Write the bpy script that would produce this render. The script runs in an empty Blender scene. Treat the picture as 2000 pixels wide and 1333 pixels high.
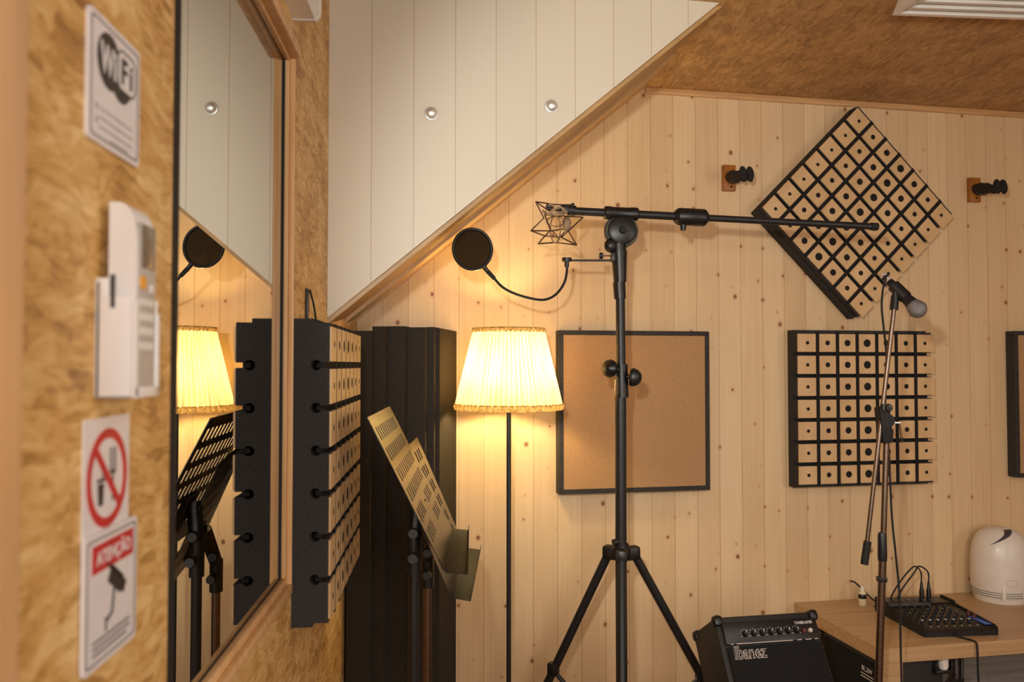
import bpy, bmesh, math, random
from mathutils import Vector, Matrix, Euler
random.seed(7)
scene = bpy.context.scene
COL = scene.collection
PI = math.pi
V = Vector

# ------------------------------------------------------------------ camera geometry
PH = math.radians(4.52); TH = math.radians(1.64); FPX = 1620.0
CAM = V((.313, 0, 1.62))
cf = V((math.sin(PH)*math.cos(TH), math.cos(PH)*math.cos(TH), math.sin(TH)))
cr = V((math.cos(PH), -math.sin(PH), 0)); cu = cr.cross(cf)
AB = math.radians(6.38)                      # the back wall stands 6.4 degrees off square
EB = V((math.cos(AB), math.sin(AB), 0)); NB = V((math.sin(AB), -math.cos(AB), 0))
B0 = V((0, 2.96, 0)); W0 = V((0, 2.21, 0)); CEIL = 2.675
def ray(x, y): return cf + cr*((x-1000)/FPX) + cu*((666.5-y)/FPX)
def onY(x, y, Y): d = ray(x, y); return CAM + d*((Y-CAM.y)/d.y)
def onX(x, y, X): d = ray(x, y); return CAM + d*((X-CAM.x)/d.x)
def BW(u, d, z): return B0 + EB*u + NB*d + V((0, 0, z))     # back-wall frame: along, out, up

# ------------------------------------------------------------------ materials
def lin(c):
    return tuple((v/255/12.92 if v/255 <= .04045 else ((v/255+.055)/1.055)**2.4) for v in c) + (1,)
class NT:
    def __init__(s, name):
        s.m = bpy.data.materials.new(name); s.m.use_nodes = True
        s.t = s.m.node_tree; s.n = s.t.nodes; s.b = s.n['Principled BSDF']
    def new(s, typ, **kw):
        n = s.n.new(typ)
        for k, v in kw.items(): setattr(n, k, v)
        return n
    def link(s, a, b): s.t.links.new(a, b)
    def setin(s, sock, v):
        if hasattr(v, 'is_linked') or isinstance(v, bpy.types.NodeSocket): s.link(v, sock)
        else: sock.default_value = v
    def math(s, op, a, b=0.0, c=None):
        n = s.new('ShaderNodeMath', operation=op); s.setin(n.inputs[0], a); s.setin(n.inputs[1], b)
        if c is not None: s.setin(n.inputs[2], c)
        return n.outputs[0]
    def coords(s):
        tc = s.new('ShaderNodeTexCoord'); return tc.outputs['Object']
    def mapping(s, vec, scale=(1,1,1), rot=(0,0,0), loc=(0,0,0)):
        m = s.new('ShaderNodeMapping'); s.link(vec, m.inputs[0])
        m.inputs['Scale'].default_value = scale; m.inputs['Rotation'].default_value = rot; m.inputs['Location'].default_value = loc
        return m.outputs[0]
    def noise(s, vec, scale, detail=3, rough=.5):
        n = s.new('ShaderNodeTexNoise'); s.link(vec, n.inputs['Vector'])
        n.inputs['Scale'].default_value = scale; n.inputs['Detail'].default_value = detail; n.inputs['Roughness'].default_value = rough
        return n.outputs['Fac']
    def ramp(s, fac, stops, interp='LINEAR'):
        r = s.new('ShaderNodeValToRGB'); s.setin(r.inputs[0], fac); cr_ = r.color_ramp; cr_.interpolation = interp
        while len(cr_.elements) < len(stops): cr_.elements.new(.5)
        for e, (p, c) in zip(cr_.elements, stops): e.position = p; e.color = c if len(c) == 4 else lin(c)
        return r.outputs[0]
    def mix(s, fac, a, b, mode='MIX'):
        m = s.new('ShaderNodeMix', data_type='RGBA', blend_type=mode)
        s.setin(m.inputs[0], fac); s.setin(m.inputs[6], a); s.setin(m.inputs[7], b); return m.outputs[2]
    def bump(s, h, strength=.2, dist=.002):
        b = s.new('ShaderNodeBump'); s.link(h, b.inputs['Height']); b.inputs['Strength'].default_value = strength
        b.inputs['Distance'].default_value = dist; s.link(b.outputs[0], s.b.inputs['Normal'])
    def sep(s, vec):
        x = s.new('ShaderNodeSeparateXYZ'); s.link(vec, x.inputs[0]); return x.outputs
    def comb(s, x, y, z):
        c = s.new('ShaderNodeCombineXYZ'); s.setin(c.inputs[0], x); s.setin(c.inputs[1], y); s.setin(c.inputs[2], z); return c.outputs[0]
    def fin(s, col=None, rough=.5, metal=0, spec=.5):
        if col is not None: s.setin(s.b.inputs['Base Color'], col)
        s.b.inputs['Roughness'].default_value = rough; s.b.inputs['Metallic'].default_value = metal
        s.b.inputs['Specular IOR Level'].default_value = spec
        return s.m

def plain(name, c, rough=.5, metal=0, var=.12, scale=60, bump=0, spec=.5, stretch=(1,1,1)):
    t = NT(name); v = t.mapping(t.coords(), stretch)
    n = t.noise(v, scale, 3)
    a = lin([min(255, x*(1-var)) for x in c]); b = lin([min(255, x*(1+var)) for x in c])
    col = t.ramp(n, [(.3, a), (.7, b)])
    if bump: t.bump(n, bump, .002)
    return t.fin(col, rough, metal, spec)

def osb(name, dark, mid, light, axes, rough=.55):
    """strand board: flakes of many tones lying every way; axes picks the two in-plane object axes"""
    t = NT(name); co = t.coords(); s = t.sep(co)
    p = t.comb(s[axes[0]], s[axes[1]], 0.0)
    w = t.noise(p, 9, 2)
    off = t.new('ShaderNodeVectorMath', operation='ADD'); t.link(p, off.inputs[0])
    wv = t.comb(t.math('MULTIPLY', w, .05), t.math('MULTIPLY', w, -.04), 0.0); t.link(wv, off.inputs[1]); p2 = off.outputs[0]
    outs = []
    for rot, sc in ((.35, (12, 70, 1)), (1.35, (15, 62, 1)), (2.4, (13, 80, 1))):
        vo = t.new('ShaderNodeTexVoronoi', voronoi_dimensions='2D'); vo.inputs['Scale'].default_value = 1
        t.link(t.mapping(p2, sc, (0, 0, rot)), vo.inputs['Vector'])
        bw = t.sep(vo.outputs['Color']); outs.append(bw[0])
    m1 = t.math('GREATER_THAN', t.noise(p, 14, 2), .5); m2 = t.math('GREATER_THAN', t.noise(t.mapping(p, (1,1,1), (0,0,1), (3,5,0)), 11, 2), .54)
    a = t.mix(m1, t.comb(outs[0], 0, 0), t.comb(outs[1], 0, 0)); b = t.mix(m2, a, t.comb(outs[2], 0, 0))
    k = t.sep(b)[0]
    fa = t.noise(t.mapping(p2, (26, 130, 1), (0, 0, .5)), 1, 5, .65); fb = t.noise(t.mapping(p2, (26, 130, 1), (0, 0, 2.0)), 1, 5, .65)
    fine = t.sep(t.mix(m1, t.comb(fa, 0, 0), t.comb(fb, 0, 0)))[0]
    big = t.noise(p, 7, 4, .6)
    k = t.math('ADD', t.math('MULTIPLY', k, .20), t.math('ADD', t.math('MULTIPLY', fine, .62), t.math('MULTIPLY', big, .62)))
    col = t.ramp(k, [(.44, dark), (.68, mid), (.94, light)])
    t.bump(k, .15, .002)
    return t.fin(col, rough)

def planks(name, pitch, c1, c2, line, lw, knots=True, grain=1.0, axis=0, offset=0.0, rough=.55, knotc=(112, 66, 34)):
    t = NT(name); co = t.coords(); s = t.sep(co); u = s[axis]; z = s[2]
    x = t.math('DIVIDE', t.math('ADD', u, offset), pitch)
    cell = t.math('FLOOR', x); fr = t.math('FRACT', x)
    wn = t.new('ShaderNodeTexWhiteNoise', noise_dimensions='1D'); t.link(cell, wn.inputs['W'])
    gv = t.comb(t.math('ADD', t.math('MULTIPLY', u, 70), t.math('MULTIPLY', cell, 13.7)), t.math('MULTIPLY', z, 2.2), 0.0)
    g = t.noise(gv, 1, 4, .6)
    big = t.noise(t.comb(t.math('ADD', t.math('MULTIPLY', u, 6), t.math('MULTIPLY', cell, 3.1)), t.math('MULTIPLY', z, 1.3), 0.0), 1, 3)
    k = t.math('ADD', t.math('MULTIPLY', g, .5*grain), t.math('ADD', t.math('MULTIPLY', wn.outputs['Value'], .28), t.math('MULTIPLY', big, .45*grain)))
    col = t.ramp(k, [(.25, c1), (.85, c2)])
    d = t.math('ABSOLUTE', t.math('SUBTRACT', fr, .5))
    if knots:
        vo = t.new('ShaderNodeTexVoronoi', voronoi_dimensions='2D'); vo.inputs['Scale'].default_value = 1
        kv = t.comb(t.math('MULTIPLY', u, 1/pitch*1.0), t.math('MULTIPLY', z, 9.0), 0.0)
        t.link(kv, vo.inputs['Vector'])
        cr_ = t.sep(vo.outputs['Color'])
        size = t.math('MULTIPLY', t.math('SUBTRACT', cr_[1], .2), .098)
        gate = t.math('GREATER_THAN', cr_[0], .52)
        rr = t.math('SUBTRACT', vo.outputs['Distance'], size)
        core = t.math('MULTIPLY', t.math('LESS_THAN', rr, 0.0), gate)
        mr = t.new('ShaderNodeMapRange'); t.link(rr, mr.inputs[0]); mr.inputs[1].default_value = .10; mr.inputs[2].default_value = -.01
        mr.inputs[3].default_value = 0; mr.inputs[4].default_value = .38
        halo = t.math('MULTIPLY', mr.outputs[0], gate)
        kc = lin(knotc); col = t.mix(halo, col, lin([min(255, v*1.75) for v in knotc])); col = t.mix(t.math('MULTIPLY', core, .8), col, kc)
    edge = t.math('GREATER_THAN', d, .5-lw/pitch)
    col = t.mix(t.math('MULTIPLY', edge, .75), col, lin(line))
    t.bump(t.math('SUBTRACT', t.math('MULTIPLY', g, .1), edge), .35, .002)
    return t.fin(col, rough)

def wood(name, c1, c2, scale=(3, 40, 40), rough=.45):
    t = NT(name); g = t.noise(t.mapping(t.coords(), scale), 1, 4, .6)
    t.bump(g, .06, .001)
    return t.fin(t.ramp(g, [(.3, c1), (.72, c2)]), rough)

def foam(name, c, var=.35):
    t = NT(name); n = t.noise(t.coords(), 420, 4, .7)
    t.bump(n, .6, .003)
    return t.fin(t.ramp(n, [(.3, lin([v*(1-var) for v in c])), (.7, lin([v*(1+var) for v in c]))]), .95, 0, .15)

M = {}
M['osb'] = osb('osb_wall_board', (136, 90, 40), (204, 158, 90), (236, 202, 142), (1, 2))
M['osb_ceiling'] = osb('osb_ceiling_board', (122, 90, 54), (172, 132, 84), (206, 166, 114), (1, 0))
M['pine'] = planks('pine_boards', .0913, (206, 172, 127), (231, 203, 160), (170, 132, 88), .0011, True, 1, 0, .0045)
M['white_boards'] = planks('white_painted_boards', .1127, (212, 204, 186), (219, 211, 193), (178, 160, 138), .0012, False, .5, 0, 0)
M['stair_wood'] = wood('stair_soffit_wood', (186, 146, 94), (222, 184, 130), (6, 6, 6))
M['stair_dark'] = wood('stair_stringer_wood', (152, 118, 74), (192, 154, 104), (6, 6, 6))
M['floor'] = planks('laminate_floor', .19, (112, 76, 48), (150, 106, 68), (60, 40, 24), .002, False, 1, 0)
M['bead'] = wood('pine_bead', (206, 160, 108), (236, 194, 140), (40, 40, 3))
M['casing'] = wood('door_casing_wood', (206, 160, 112), (226, 182, 134), (40, 40, 3))
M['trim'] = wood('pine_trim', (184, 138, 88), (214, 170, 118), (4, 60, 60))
M['desk'] = wood('desk_laminate', (172, 138, 98), (196, 162, 120), (3, 45, 60), .4)
M['tile'] = wood('birch_tile', (200, 164, 116), (224, 189, 141), (14, 14, 4), .5)
M['brownblock'] = wood('stained_block', (140, 82, 26), (178, 112, 42), (30, 30, 4))
M['foam'] = foam('grey_foam', (58, 56, 55))
M['foam_dark'] = foam('black_foam', (30, 29, 29))
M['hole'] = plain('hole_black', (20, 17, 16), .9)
M['board_fabric'] = plain('black_felt', (56, 51, 45), .95, 0, .18, 300, .12, .1)
M['black_frame'] = plain('charcoal_frame', (44, 41, 40), .75, 0, .2, 90)
M['cork'] = plain('tan_cork_fabric', (176, 137, 95), .9, 0, .07, 260, .3)
M['black_metal'] = plain('black_powder_coat', (28, 28, 30), .42, 0, .25, 200, .05)
M['black_plastic'] = plain('black_plastic', (22, 22, 24), .38, 0, .2, 120)
M['black_rubber'] = plain('black_rubber', (20, 20, 20), .75, 0, .2, 150)
M['gloss_black'] = plain('black_lacquer', (34, 31, 28), .3, 0, .2, 40)
M['chrome'] = plain('chrome', (200, 190, 184), .12, 1, .04, 20)
M['satin_silver'] = plain('satin_silver', (236, 242, 240), .5, 1, .03, 40)
M['steel'] = plain('brushed_steel', (176, 164, 152), .3, 1, .1, 60, 0, .5, (1, 1, 8))
M['dim_chrome'] = plain('worn_chrome_tube', (118, 102, 90), .34, 1, .1, 60, 0, .5, (1, 1, 8))
M['white_plastic'] = plain('white_plastic', (232, 230, 230), .35, 0, .015, 20)
M['white_satin'] = plain('white_satin_shell', (222, 214, 204), .3, 0, .015, 20)
M['grey_plastic'] = plain('grey_plastic', (190, 184, 176), .5, 0, .04, 30)
M['grey_btn'] = plain('pale_grey_button', (224, 220, 212), .5, 0, .03, 30)
M['slot'] = plain('dark_slot', (66, 60, 62), .7)
M['lcd'] = plain('lcd_grey', (118, 106, 90), .25, 0, .06, 40)
M['orange'] = plain('orange_button', (236, 166, 50), .45, 0, .04, 40)
M['sign_white'] = plain('sign_white', (226, 222, 224), .35, 0, .015, 30)
M['sign_black'] = plain('sign_black_print', (48, 43, 40), .5, 0, .06, 30)
M['sign_grey'] = plain('sign_grey_print', (150, 146, 148), .5, 0, .06, 30)
M['sign_red'] = plain('sign_red_print', (196, 34, 44), .45, 0, .05, 30)
M['tolex'] = plain('black_vinyl', (30, 28, 27), .6, 0, .35, 400, .4)
M['grille_cloth'] = plain('black_grille_cloth', (26, 25, 25), .9, 0, .4, 700, .4, .2)
M['silver_print'] = plain('silver_print', (196, 180, 168), .4, 0, .05, 40)
M['white_print'] = plain('pale_print', (205, 200, 195), .5, 0, .04, 40)
M['blue_print'] = plain('blue_panel', (50, 98, 196), .4, 0, .1, 60)
M['mic_grille'] = plain('mic_grille', (132, 132, 136), .4, .7, .35, 900, .8)
M['brass_wire'] = plain('bronze_wire', (92, 66, 58), .4, .5, .2, 60)
M['cord_tan'] = plain('tan_elastic_cord', (150, 126, 98), .8, 0, .2, 120)
M['knob_green'] = plain('dull_green_plastic', (96, 92, 52), .5, 0, .1, 60)
M['cream'] = plain('cream_plastic', (216, 202, 160), .5, 0, .05, 60)
M['gear_grey'] = plain('grey_metal_case', (98, 94, 92), .5, .2, .12, 40, 0, .5, (1, 1, 6))
M['grey_board'] = wood('grey_board', (126, 118, 110), (156, 146, 136), (3, 40, 60), .6)
M['red_knob'] = plain('dark_red_knob', (92, 34, 34), .5, 0, .1, 60)

# mirror
t = NT('mirror_silver'); g = t.new('ShaderNodeBsdfGlossy'); g.inputs['Color'].default_value = (.68, .675, .65, 1); g.inputs['Roughness'].default_value = 0
t.link(g.outputs[0], t.n['Material Output'].inputs['Surface']); M['mirror'] = t.m
# pleated lamp cloth: lets the bulb shine through
t = NT('pleated_lamp_cloth'); co = t.coords(); sx_ = t.sep(co)
nz = t.noise(t.mapping(co, (40, 40, 3)), 1, 3)
fold = t.math('MULTIPLY', t.math('ADD', t.math('SINE', t.math('MULTIPLY', t.math('ARCTAN2', sx_[1], sx_[0]), 64.0)), 1.0), .5)   # doubled cloth at each pleat
k = t.math('ADD', t.math('MULTIPLY', nz, .75), t.math('MULTIPLY', fold, .38))
col = t.ramp(k, [(.30, (158, 140, 104)), (.78, (216, 203, 172))])
tr = t.new('ShaderNodeBsdfTranslucent'); df = t.new('ShaderNodeBsdfDiffuse'); t.link(col, tr.inputs[0]); df.inputs[0].default_value = lin((226, 208, 164))
mx = t.new('ShaderNodeMixShader'); mx.inputs[0].default_value = .45; t.link(tr.outputs[0], mx.inputs[1]); t.link(df.outputs[0], mx.inputs[2])
t.link(mx.outputs[0], t.n['Material Output'].inputs['Surface']); M['shade'] = t.m
t = NT('cream_fringe'); col = t.ramp(t.noise(t.coords(), 160, 2), [(.32, (176, 148, 96)), (.62, (240, 220, 168))])
tr = t.new('ShaderNodeBsdfTranslucent'); df = t.new('ShaderNodeBsdfDiffuse'); t.link(col, tr.inputs[0]); t.link(col, df.inputs[0])
mx = t.new('ShaderNodeMixShader'); mx.inputs[0].default_value = .5; t.link(tr.outputs[0], mx.inputs[1]); t.link(df.outputs[0], mx.inputs[2])
t.link(mx.outputs[0], t.n['Material Output'].inputs['Surface']); M['fringe'] = t.m
# pop filter nylon: fine see-through mesh
t = NT('nylon_mesh'); tb = t.new('ShaderNodeBsdfTransparent'); df = t.new('ShaderNodeBsdfDiffuse')
t.link(t.ramp(t.noise(t.coords(), 700, 2), [(.3, (22, 18, 14)), (.7, (44, 36, 26))]), df.inputs[0])
mx = t.new('ShaderNodeMixShader'); mx.inputs[0].default_value = .84; t.link(tb.outputs[0], mx.inputs[1]); t.link(df.outputs[0], mx.inputs[2])
t.link(mx.outputs[0], t.n['Material Output'].inputs['Surface']); M['nylon'] = t.m
t = NT('warm_bulb'); t.b.inputs['Emission Color'].default_value = (1, .75, .34, 1); t.b.inputs['Emission Strength'].default_value = 300
M['bulb'] = t.fin((1, .9, .7, 1), .4)

# ------------------------------------------------------------------ mesh builder
class MB:
    def __init__(s): s.v = []; s.f = []; s.mi = []; s.mats = []
    def slot(s, m):
        if m not in s.mats: s.mats.append(m)
        return s.mats.index(m)
    def add(s, vs, fs, m):
        o = len(s.v); k = s.slot(m); s.v += [V(x) for x in vs]
        for f in fs: s.f.append([i+o for i in f]); s.mi.append(k)
        return s
    def box(s, c, d, m, rot=None, bevel=0, seg=2):
        bm = bmesh.new(); bmesh.ops.create_cube(bm, size=1)
        for v in bm.verts: v.co = V((v.co.x*d[0], v.co.y*d[1], v.co.z*d[2]))
        if bevel: bmesh.ops.bevel(bm, geom=list(bm.edges), offset=bevel, segments=seg, affect='EDGES', profile=.5)
        R = (rot if isinstance(rot, Matrix) else Euler(rot).to_matrix()) if rot is not None else Matrix.Identity(3)
        bm.verts.index_update()
        s.add([R @ v.co + V(c) for v in bm.verts], [[v.index for v in f.verts] for f in bm.faces], m); bm.free(); return s
    def span(s, a, b, m, bevel=0):
        a = V(a); b = V(b); return s.box((a+b)/2, [abs(q) for q in (b-a)], m, None, bevel)
    def tube(s, path, r, m, n=12, cap=True, closed=False):
        P = [V(p) for p in path]; N = len(P); rs = r if isinstance(r, (list, tuple)) else [r]*N
        vs = []; up = None
        for i, p in enumerate(P):
            a = P[(i-1) % N] if (closed or i > 0) else p; b = P[(i+1) % N] if (closed or i < N-1) else p
            tg = (b-a); tg = tg.normalized() if tg.length > 1e-9 else V((0, 0, 1))
            if up is None:
                up = V((0, 0, 1)) if abs(tg.z) < .9 else V((1, 0, 0))
            x = up - tg*up.dot(tg); x = x.normalized() if x.length > 1e-6 else tg.orthogonal().normalized()
            up = x; y = tg.cross(x)
            for k in range(n):
                an = 2*PI*k/n; vs.append(p + (x*math.cos(an)+y*math.sin(an))*rs[i])
        fs = []
        for i in range(N if closed else N-1):
            j = (i+1) % N
            for k in range(n):
                k2 = (k+1) % n; fs.append([i*n+k, i*n+k2, j*n+k2, j*n+k])
        if cap and not closed: fs.append(list(range(n))[::-1]); fs.append([(N-1)*n+k for k in range(n)])
        return s.add(vs, fs, m)
    def lathe(s, prof, m, c=(0, 0, 0), n=32, R=None, mod=None, cap=False, scale=(1, 1, 1)):
        vs = []; c = V(c); R = R or Matrix.Identity(3)
        for (r, z) in prof:
            for k in range(n):
                an = 2*PI*k/n; rr = r*(mod(an, z) if mod else 1)
                vs.append(R @ V((rr*math.cos(an)*scale[0], rr*math.sin(an)*scale[1], z*scale[2])) + c)
        fs = []
        for i in range(len(prof)-1):
            for k in range(n):
                k2 = (k+1) % n; fs.append([i*n+k, i*n+k2, (i+1)*n+k2, (i+1)*n+k])
        if cap: fs.append(list(range(n))[::-1]); fs.append([(len(prof)-1)*n+k for k in range(n)])
        return s.add(vs, fs, m)
    def cyl(s, a, b, r, m, n=20, r2=None): return s.tube([a, b], [r, r2 if r2 is not None else r], m, n)
    def ball(s, c, r, m, n=20, sc=(1, 1, 1), R=None):
        k = n//2
        return s.lathe([(max(1e-5, r*math.sin(PI*i/k)), -r*math.cos(PI*i/k)) for i in range(k+1)], m, c, n, R, None, False, sc)
    def prism(s, poly, a0, a1, m, axes='xzy'):
        """poly in the first two axes, pushed along the third from a0 to a1"""
        ix = ['xyz'.index(q) for q in axes]; vs = []
        for a in (a0, a1):
            for (p, q) in poly:
                w = [0, 0, 0]; w[ix[0]] = p; w[ix[1]] = q; w[ix[2]] = a; vs.append(w)
        n = len(poly)
        fs = [list(range(n)), [n+i for i in range(n)][::-1]] + [[i, n+i, n+(i+1) % n, (i+1) % n] for i in range(n)]
        return s.add(vs, fs, m)
    def build(s, name, parent=None, world=False, at=None, rot=0, sharp=35, recalc=True):
        """one object; world=True takes the vertices as world points and brings them into the thing's frame"""
        vs = s.v
        if world:
            root = parent
            while root is not None and root.parent: root = root.parent
            mw = root.matrix_basis if root is not None else Matrix.Translation(at or V((0, 0, 0))) @ Matrix.Rotation(rot, 4, 'Z')
            inv = mw.inverted(); vs = [inv @ p for p in vs]
        me = bpy.data.meshes.new(name); me.from_pydata([tuple(p) for p in vs], [], s.f)
        for m in s.mats: me.materials.append(M[m])
        for i, p in enumerate(me.polygons): p.material_index = s.mi[i]; p.use_smooth = True
        if recalc:
            bm = bmesh.new(); bm.from_mesh(me); bmesh.ops.recalc_face_normals(bm, faces=bm.faces); bm.to_mesh(me); bm.free()
        me.set_sharp_from_angle(angle=math.radians(sharp))
        o = bpy.data.objects.new(name, me); COL.objects.link(o)
        if parent is not None: o.parent = parent
        else:
            o.location = at or (0, 0, 0); o.rotation_euler = (0, 0, rot)
        return o

def tag(o, label=None, cat=None, group=None, kind=None):
    if label: o['label'] = label
    if cat: o['category'] = cat
    if group: o['group'] = group
    if kind: o['kind'] = kind
    return o
def thing(name, label, cat, loc, rot=0, group=None):
    o = bpy.data.objects.new(name, None); COL.objects.link(o); o.empty_display_size = .05
    o.location = loc; o.rotation_euler = (0, 0, rot)
    o.matrix_basis = Matrix.Translation(V(loc)) @ Matrix.Rotation(rot, 4, 'Z')
    return tag(o, label, cat, group)
def struct(o): o['kind'] = 'structure'; return o
def copy_tree(o, parent=None):
    c = o.copy(); COL.objects.link(c)
    if parent is not None: c.parent = parent
    for ch in list(o.children): copy_tree(ch, c)
    return c
def smooth_path(pts, n=8):
    P = [V(p) for p in pts]; out = []
    for i in range(len(P)-1):
        p0 = P[max(i-1, 0)]; p1 = P[i]; p2 = P[i+1]; p3 = P[min(i+2, len(P)-1)]
        for k in range(n):
            u = k/n
            out.append(.5*((2*p1)+(p2-p0)*u+(2*p0-5*p1+4*p2-p3)*u*u+(3*p1-p0-3*p2+p3)*u**3))
    out.append(P[-1]); return out
def text_obj(body, size, mat, name, parent, pos, width=None, thick=.0006, grow=0, shear=0, spacing=1, bold=0):
    """flat lettering in the parent's x-z plane, facing its -y; pos is the centre"""
    cu_ = bpy.data.curves.new(name, 'FONT'); cu_.body = body; cu_.size = size; cu_.align_x = 'CENTER'; cu_.align_y = 'CENTER'
    cu_.extrude = thick/2; cu_.offset = grow; cu_.shear = shear; cu_.space_character = spacing; cu_.resolution_u = 4
    tmp = bpy.data.objects.new('tmp', cu_); COL.objects.link(tmp)
    dg = bpy.context.evaluated_depsgraph_get(); me = bpy.data.meshes.new_from_object(tmp.evaluated_get(dg))
    bpy.data.objects.remove(tmp); bpy.data.curves.remove(cu_)
    xs = [v.co.x for v in me.vertices]; ys = [v.co.y for v in me.vertices]
    cx = (min(xs)+max(xs))/2; cy = (min(ys)+max(ys))/2; k = (width/(max(xs)-min(xs))) if width else 1
    for v in me.vertices:
        x, y, z = v.co; v.co = V((pos[0]+(x-cx)*k, pos[1]-z, pos[2]+(y-cy)))
    me.materials.clear(); me.materials.append(M[mat]); me.name = name
    o = bpy.data.objects.new(name, me); COL.objects.link(o); o.parent = parent; return o
def rrect(w, h, r, n=5, cx=0, cz=0):
    pts = []
    for (sx, sz, a0) in ((1, 1, 0), (-1, 1, PI/2), (-1, -1, PI), (1, -1, 3*PI/2)):
        for k in range(n+1):
            a = a0 + PI/2*k/n; pts.append((cx+sx*(w/2-r)+r*math.cos(a), cz+sz*(h/2-r)+r*math.sin(a)))
    return pts
def ring_prism(mb, outer, inner, y0, y1, m):
    n = len(outer); vs = []
    for y in (y0, y1):
        for poly in (outer, inner):
            for (x, z) in poly: vs.append((x, y, z))
    fs = []
    for i in range(n):
        j = (i+1) % n
        fs += [[i, j, n+j, n+i], [2*n+i, 3*n+i, 3*n+j, 2*n+j], [i, 2*n+i, 2*n+j, j], [n+i, n+j, 3*n+j, 3*n+i]]
    mb.add(vs, fs, m)

# ------------------------------------------------------------------ the room
HY0, HY1, HZ0, HZ1 = .972, 1.724, 1.157, 2.275        # opening for the mirror in the left wall
b = MB()
b.span((-.035, .25, 0), (0, HY0, CEIL), 'osb'); b.span((-.035, HY1, 0), (0, 3.0, CEIL), 'osb')
b.span((-.035, HY0, 0), (0, HY1, HZ0), 'osb'); b.span((-.035, HY0, HZ1), (0, HY1, CEIL), 'osb')
struct(b.build('wall_left'))
b = MB(); b.span((-.035, -1.9, 0), (0, .25, CEIL), 'pine'); struct(b.build('wall_left_rear'))
b = MB(); b.box((1.85, .025, CEIL/2), (4.1, .05, CEIL), 'pine'); struct(b.build('wall_back', None, at=B0, rot=AB))
b = MB(); b.span((3.6, -1.9, 0), (3.65, 3.5, CEIL), 'osb'); struct(b.build('wall_right'))
b = MB(); b.span((-.035, -1.95, 0), (3.65, -1.9, CEIL), 'pine'); struct(b.build('wall_rear'))
b = MB(); b.span((-.05, -1.95, -.05), (3.65, 3.5, 0), 'floor'); struct(b.build('floor'))
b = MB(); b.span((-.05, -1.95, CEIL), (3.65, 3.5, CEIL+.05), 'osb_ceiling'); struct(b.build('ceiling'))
# the enclosed stair: white boarded side with a raking lower edge, and its timber soffit
SL = .8395; ZA = 1.743
ut = (CEIL-ZA)/SL
b = MB(); b.prism([(0, ZA), (ut, CEIL), (0, CEIL)], 0, .02, 'white_boards'); struct(b.build('wall_stair', None, at=W0, rot=AB))
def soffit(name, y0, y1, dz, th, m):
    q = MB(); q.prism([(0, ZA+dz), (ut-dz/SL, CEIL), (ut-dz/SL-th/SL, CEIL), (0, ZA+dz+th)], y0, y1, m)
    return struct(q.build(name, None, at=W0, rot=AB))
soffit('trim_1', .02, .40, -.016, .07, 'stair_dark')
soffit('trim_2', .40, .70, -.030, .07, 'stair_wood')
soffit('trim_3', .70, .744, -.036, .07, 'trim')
# cornice strip on the back wall, door casing at the left
b = MB(); b.box((1.06+1.27, -.006, CEIL-.012), (2.52, .012, .024), 'trim', None, .003); struct(b.build('trim_4', None, at=B0, rot=AB))
b = MB(); b.span((0, .46, 0), (.022, .600, CEIL), 'casing', .004); struct(b.build('trim_5'))

# mirror
mr = thing('wall_mirror', 'tall wood framed mirror set into the OSB wall, reflecting the lit lamp', 'mirror', (0, (HY0+HY1)/2, HZ0))
b = MB(); b.span((-.034, HY0, HZ0), (-.020, HY1, HZ1), 'mirror'); b.build('mirror_glass', mr, True)
for pieces in ((((-.020, HY0, HZ0), (-.008, HY1, HZ0+.032)), ((-.008, HY0, HZ0), (.003, HY1, HZ0+.018))),
               (((-.020, HY0, HZ1-.03), (-.008, HY1, HZ1)), ((-.008, HY0, HZ1-.024), (.012, HY1, HZ1))),
               (((-.020, HY1-.012, HZ0+.032), (-.009, HY1, HZ1-.03)), ((-.009, HY1-.003, HZ0+.018), (.002, HY1, HZ1-.024)))):
    q = MB()
    for (a, c) in pieces: q.span(a, c, 'bead', .002)
    q.build('frame_bar', mr, True)
q = MB(); q.span((-.020, HY0, HZ0+.032), (.0008, HY0+.022, HZ1-.03), 'black_rubber'); q.build('edge_gasket', mr, True)
q = MB(); q.span((-.0202, HY1-.0155, HZ0+.032), (-.017, HY1-.012, HZ1-.03), 'black_rubber'); q.span((-.0202, HY0+.022, HZ0+.032), (-.0185, HY1-.0155, HZ0+.0332), 'black_rubber')
q.build('corner_gasket', mr, True)

# slim white cassette above the mirror
bx = thing('blind_cassette', 'slim white cassette on the OSB wall above the mirror', 'wall unit', (0, 1.3, 2.321))
b = MB(); b.prism([(0, 2.321), (.045, 2.321), (.055, 2.331), (.055, 2.43), (.04, 2.445), (0, 2.445)], .72, 1.694, 'white_plastic', 'xzy'); b.build('housing', bx, True)
b = MB(); b.prism([(0, 2.319), (.047, 2.319), (.057, 2.33), (.057, 2.432), (.042, 2.447), (0, 2.447)], 1.690, 1.700, 'white_satin', 'xzy'); b.build('end_cap', bx, True)

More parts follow.
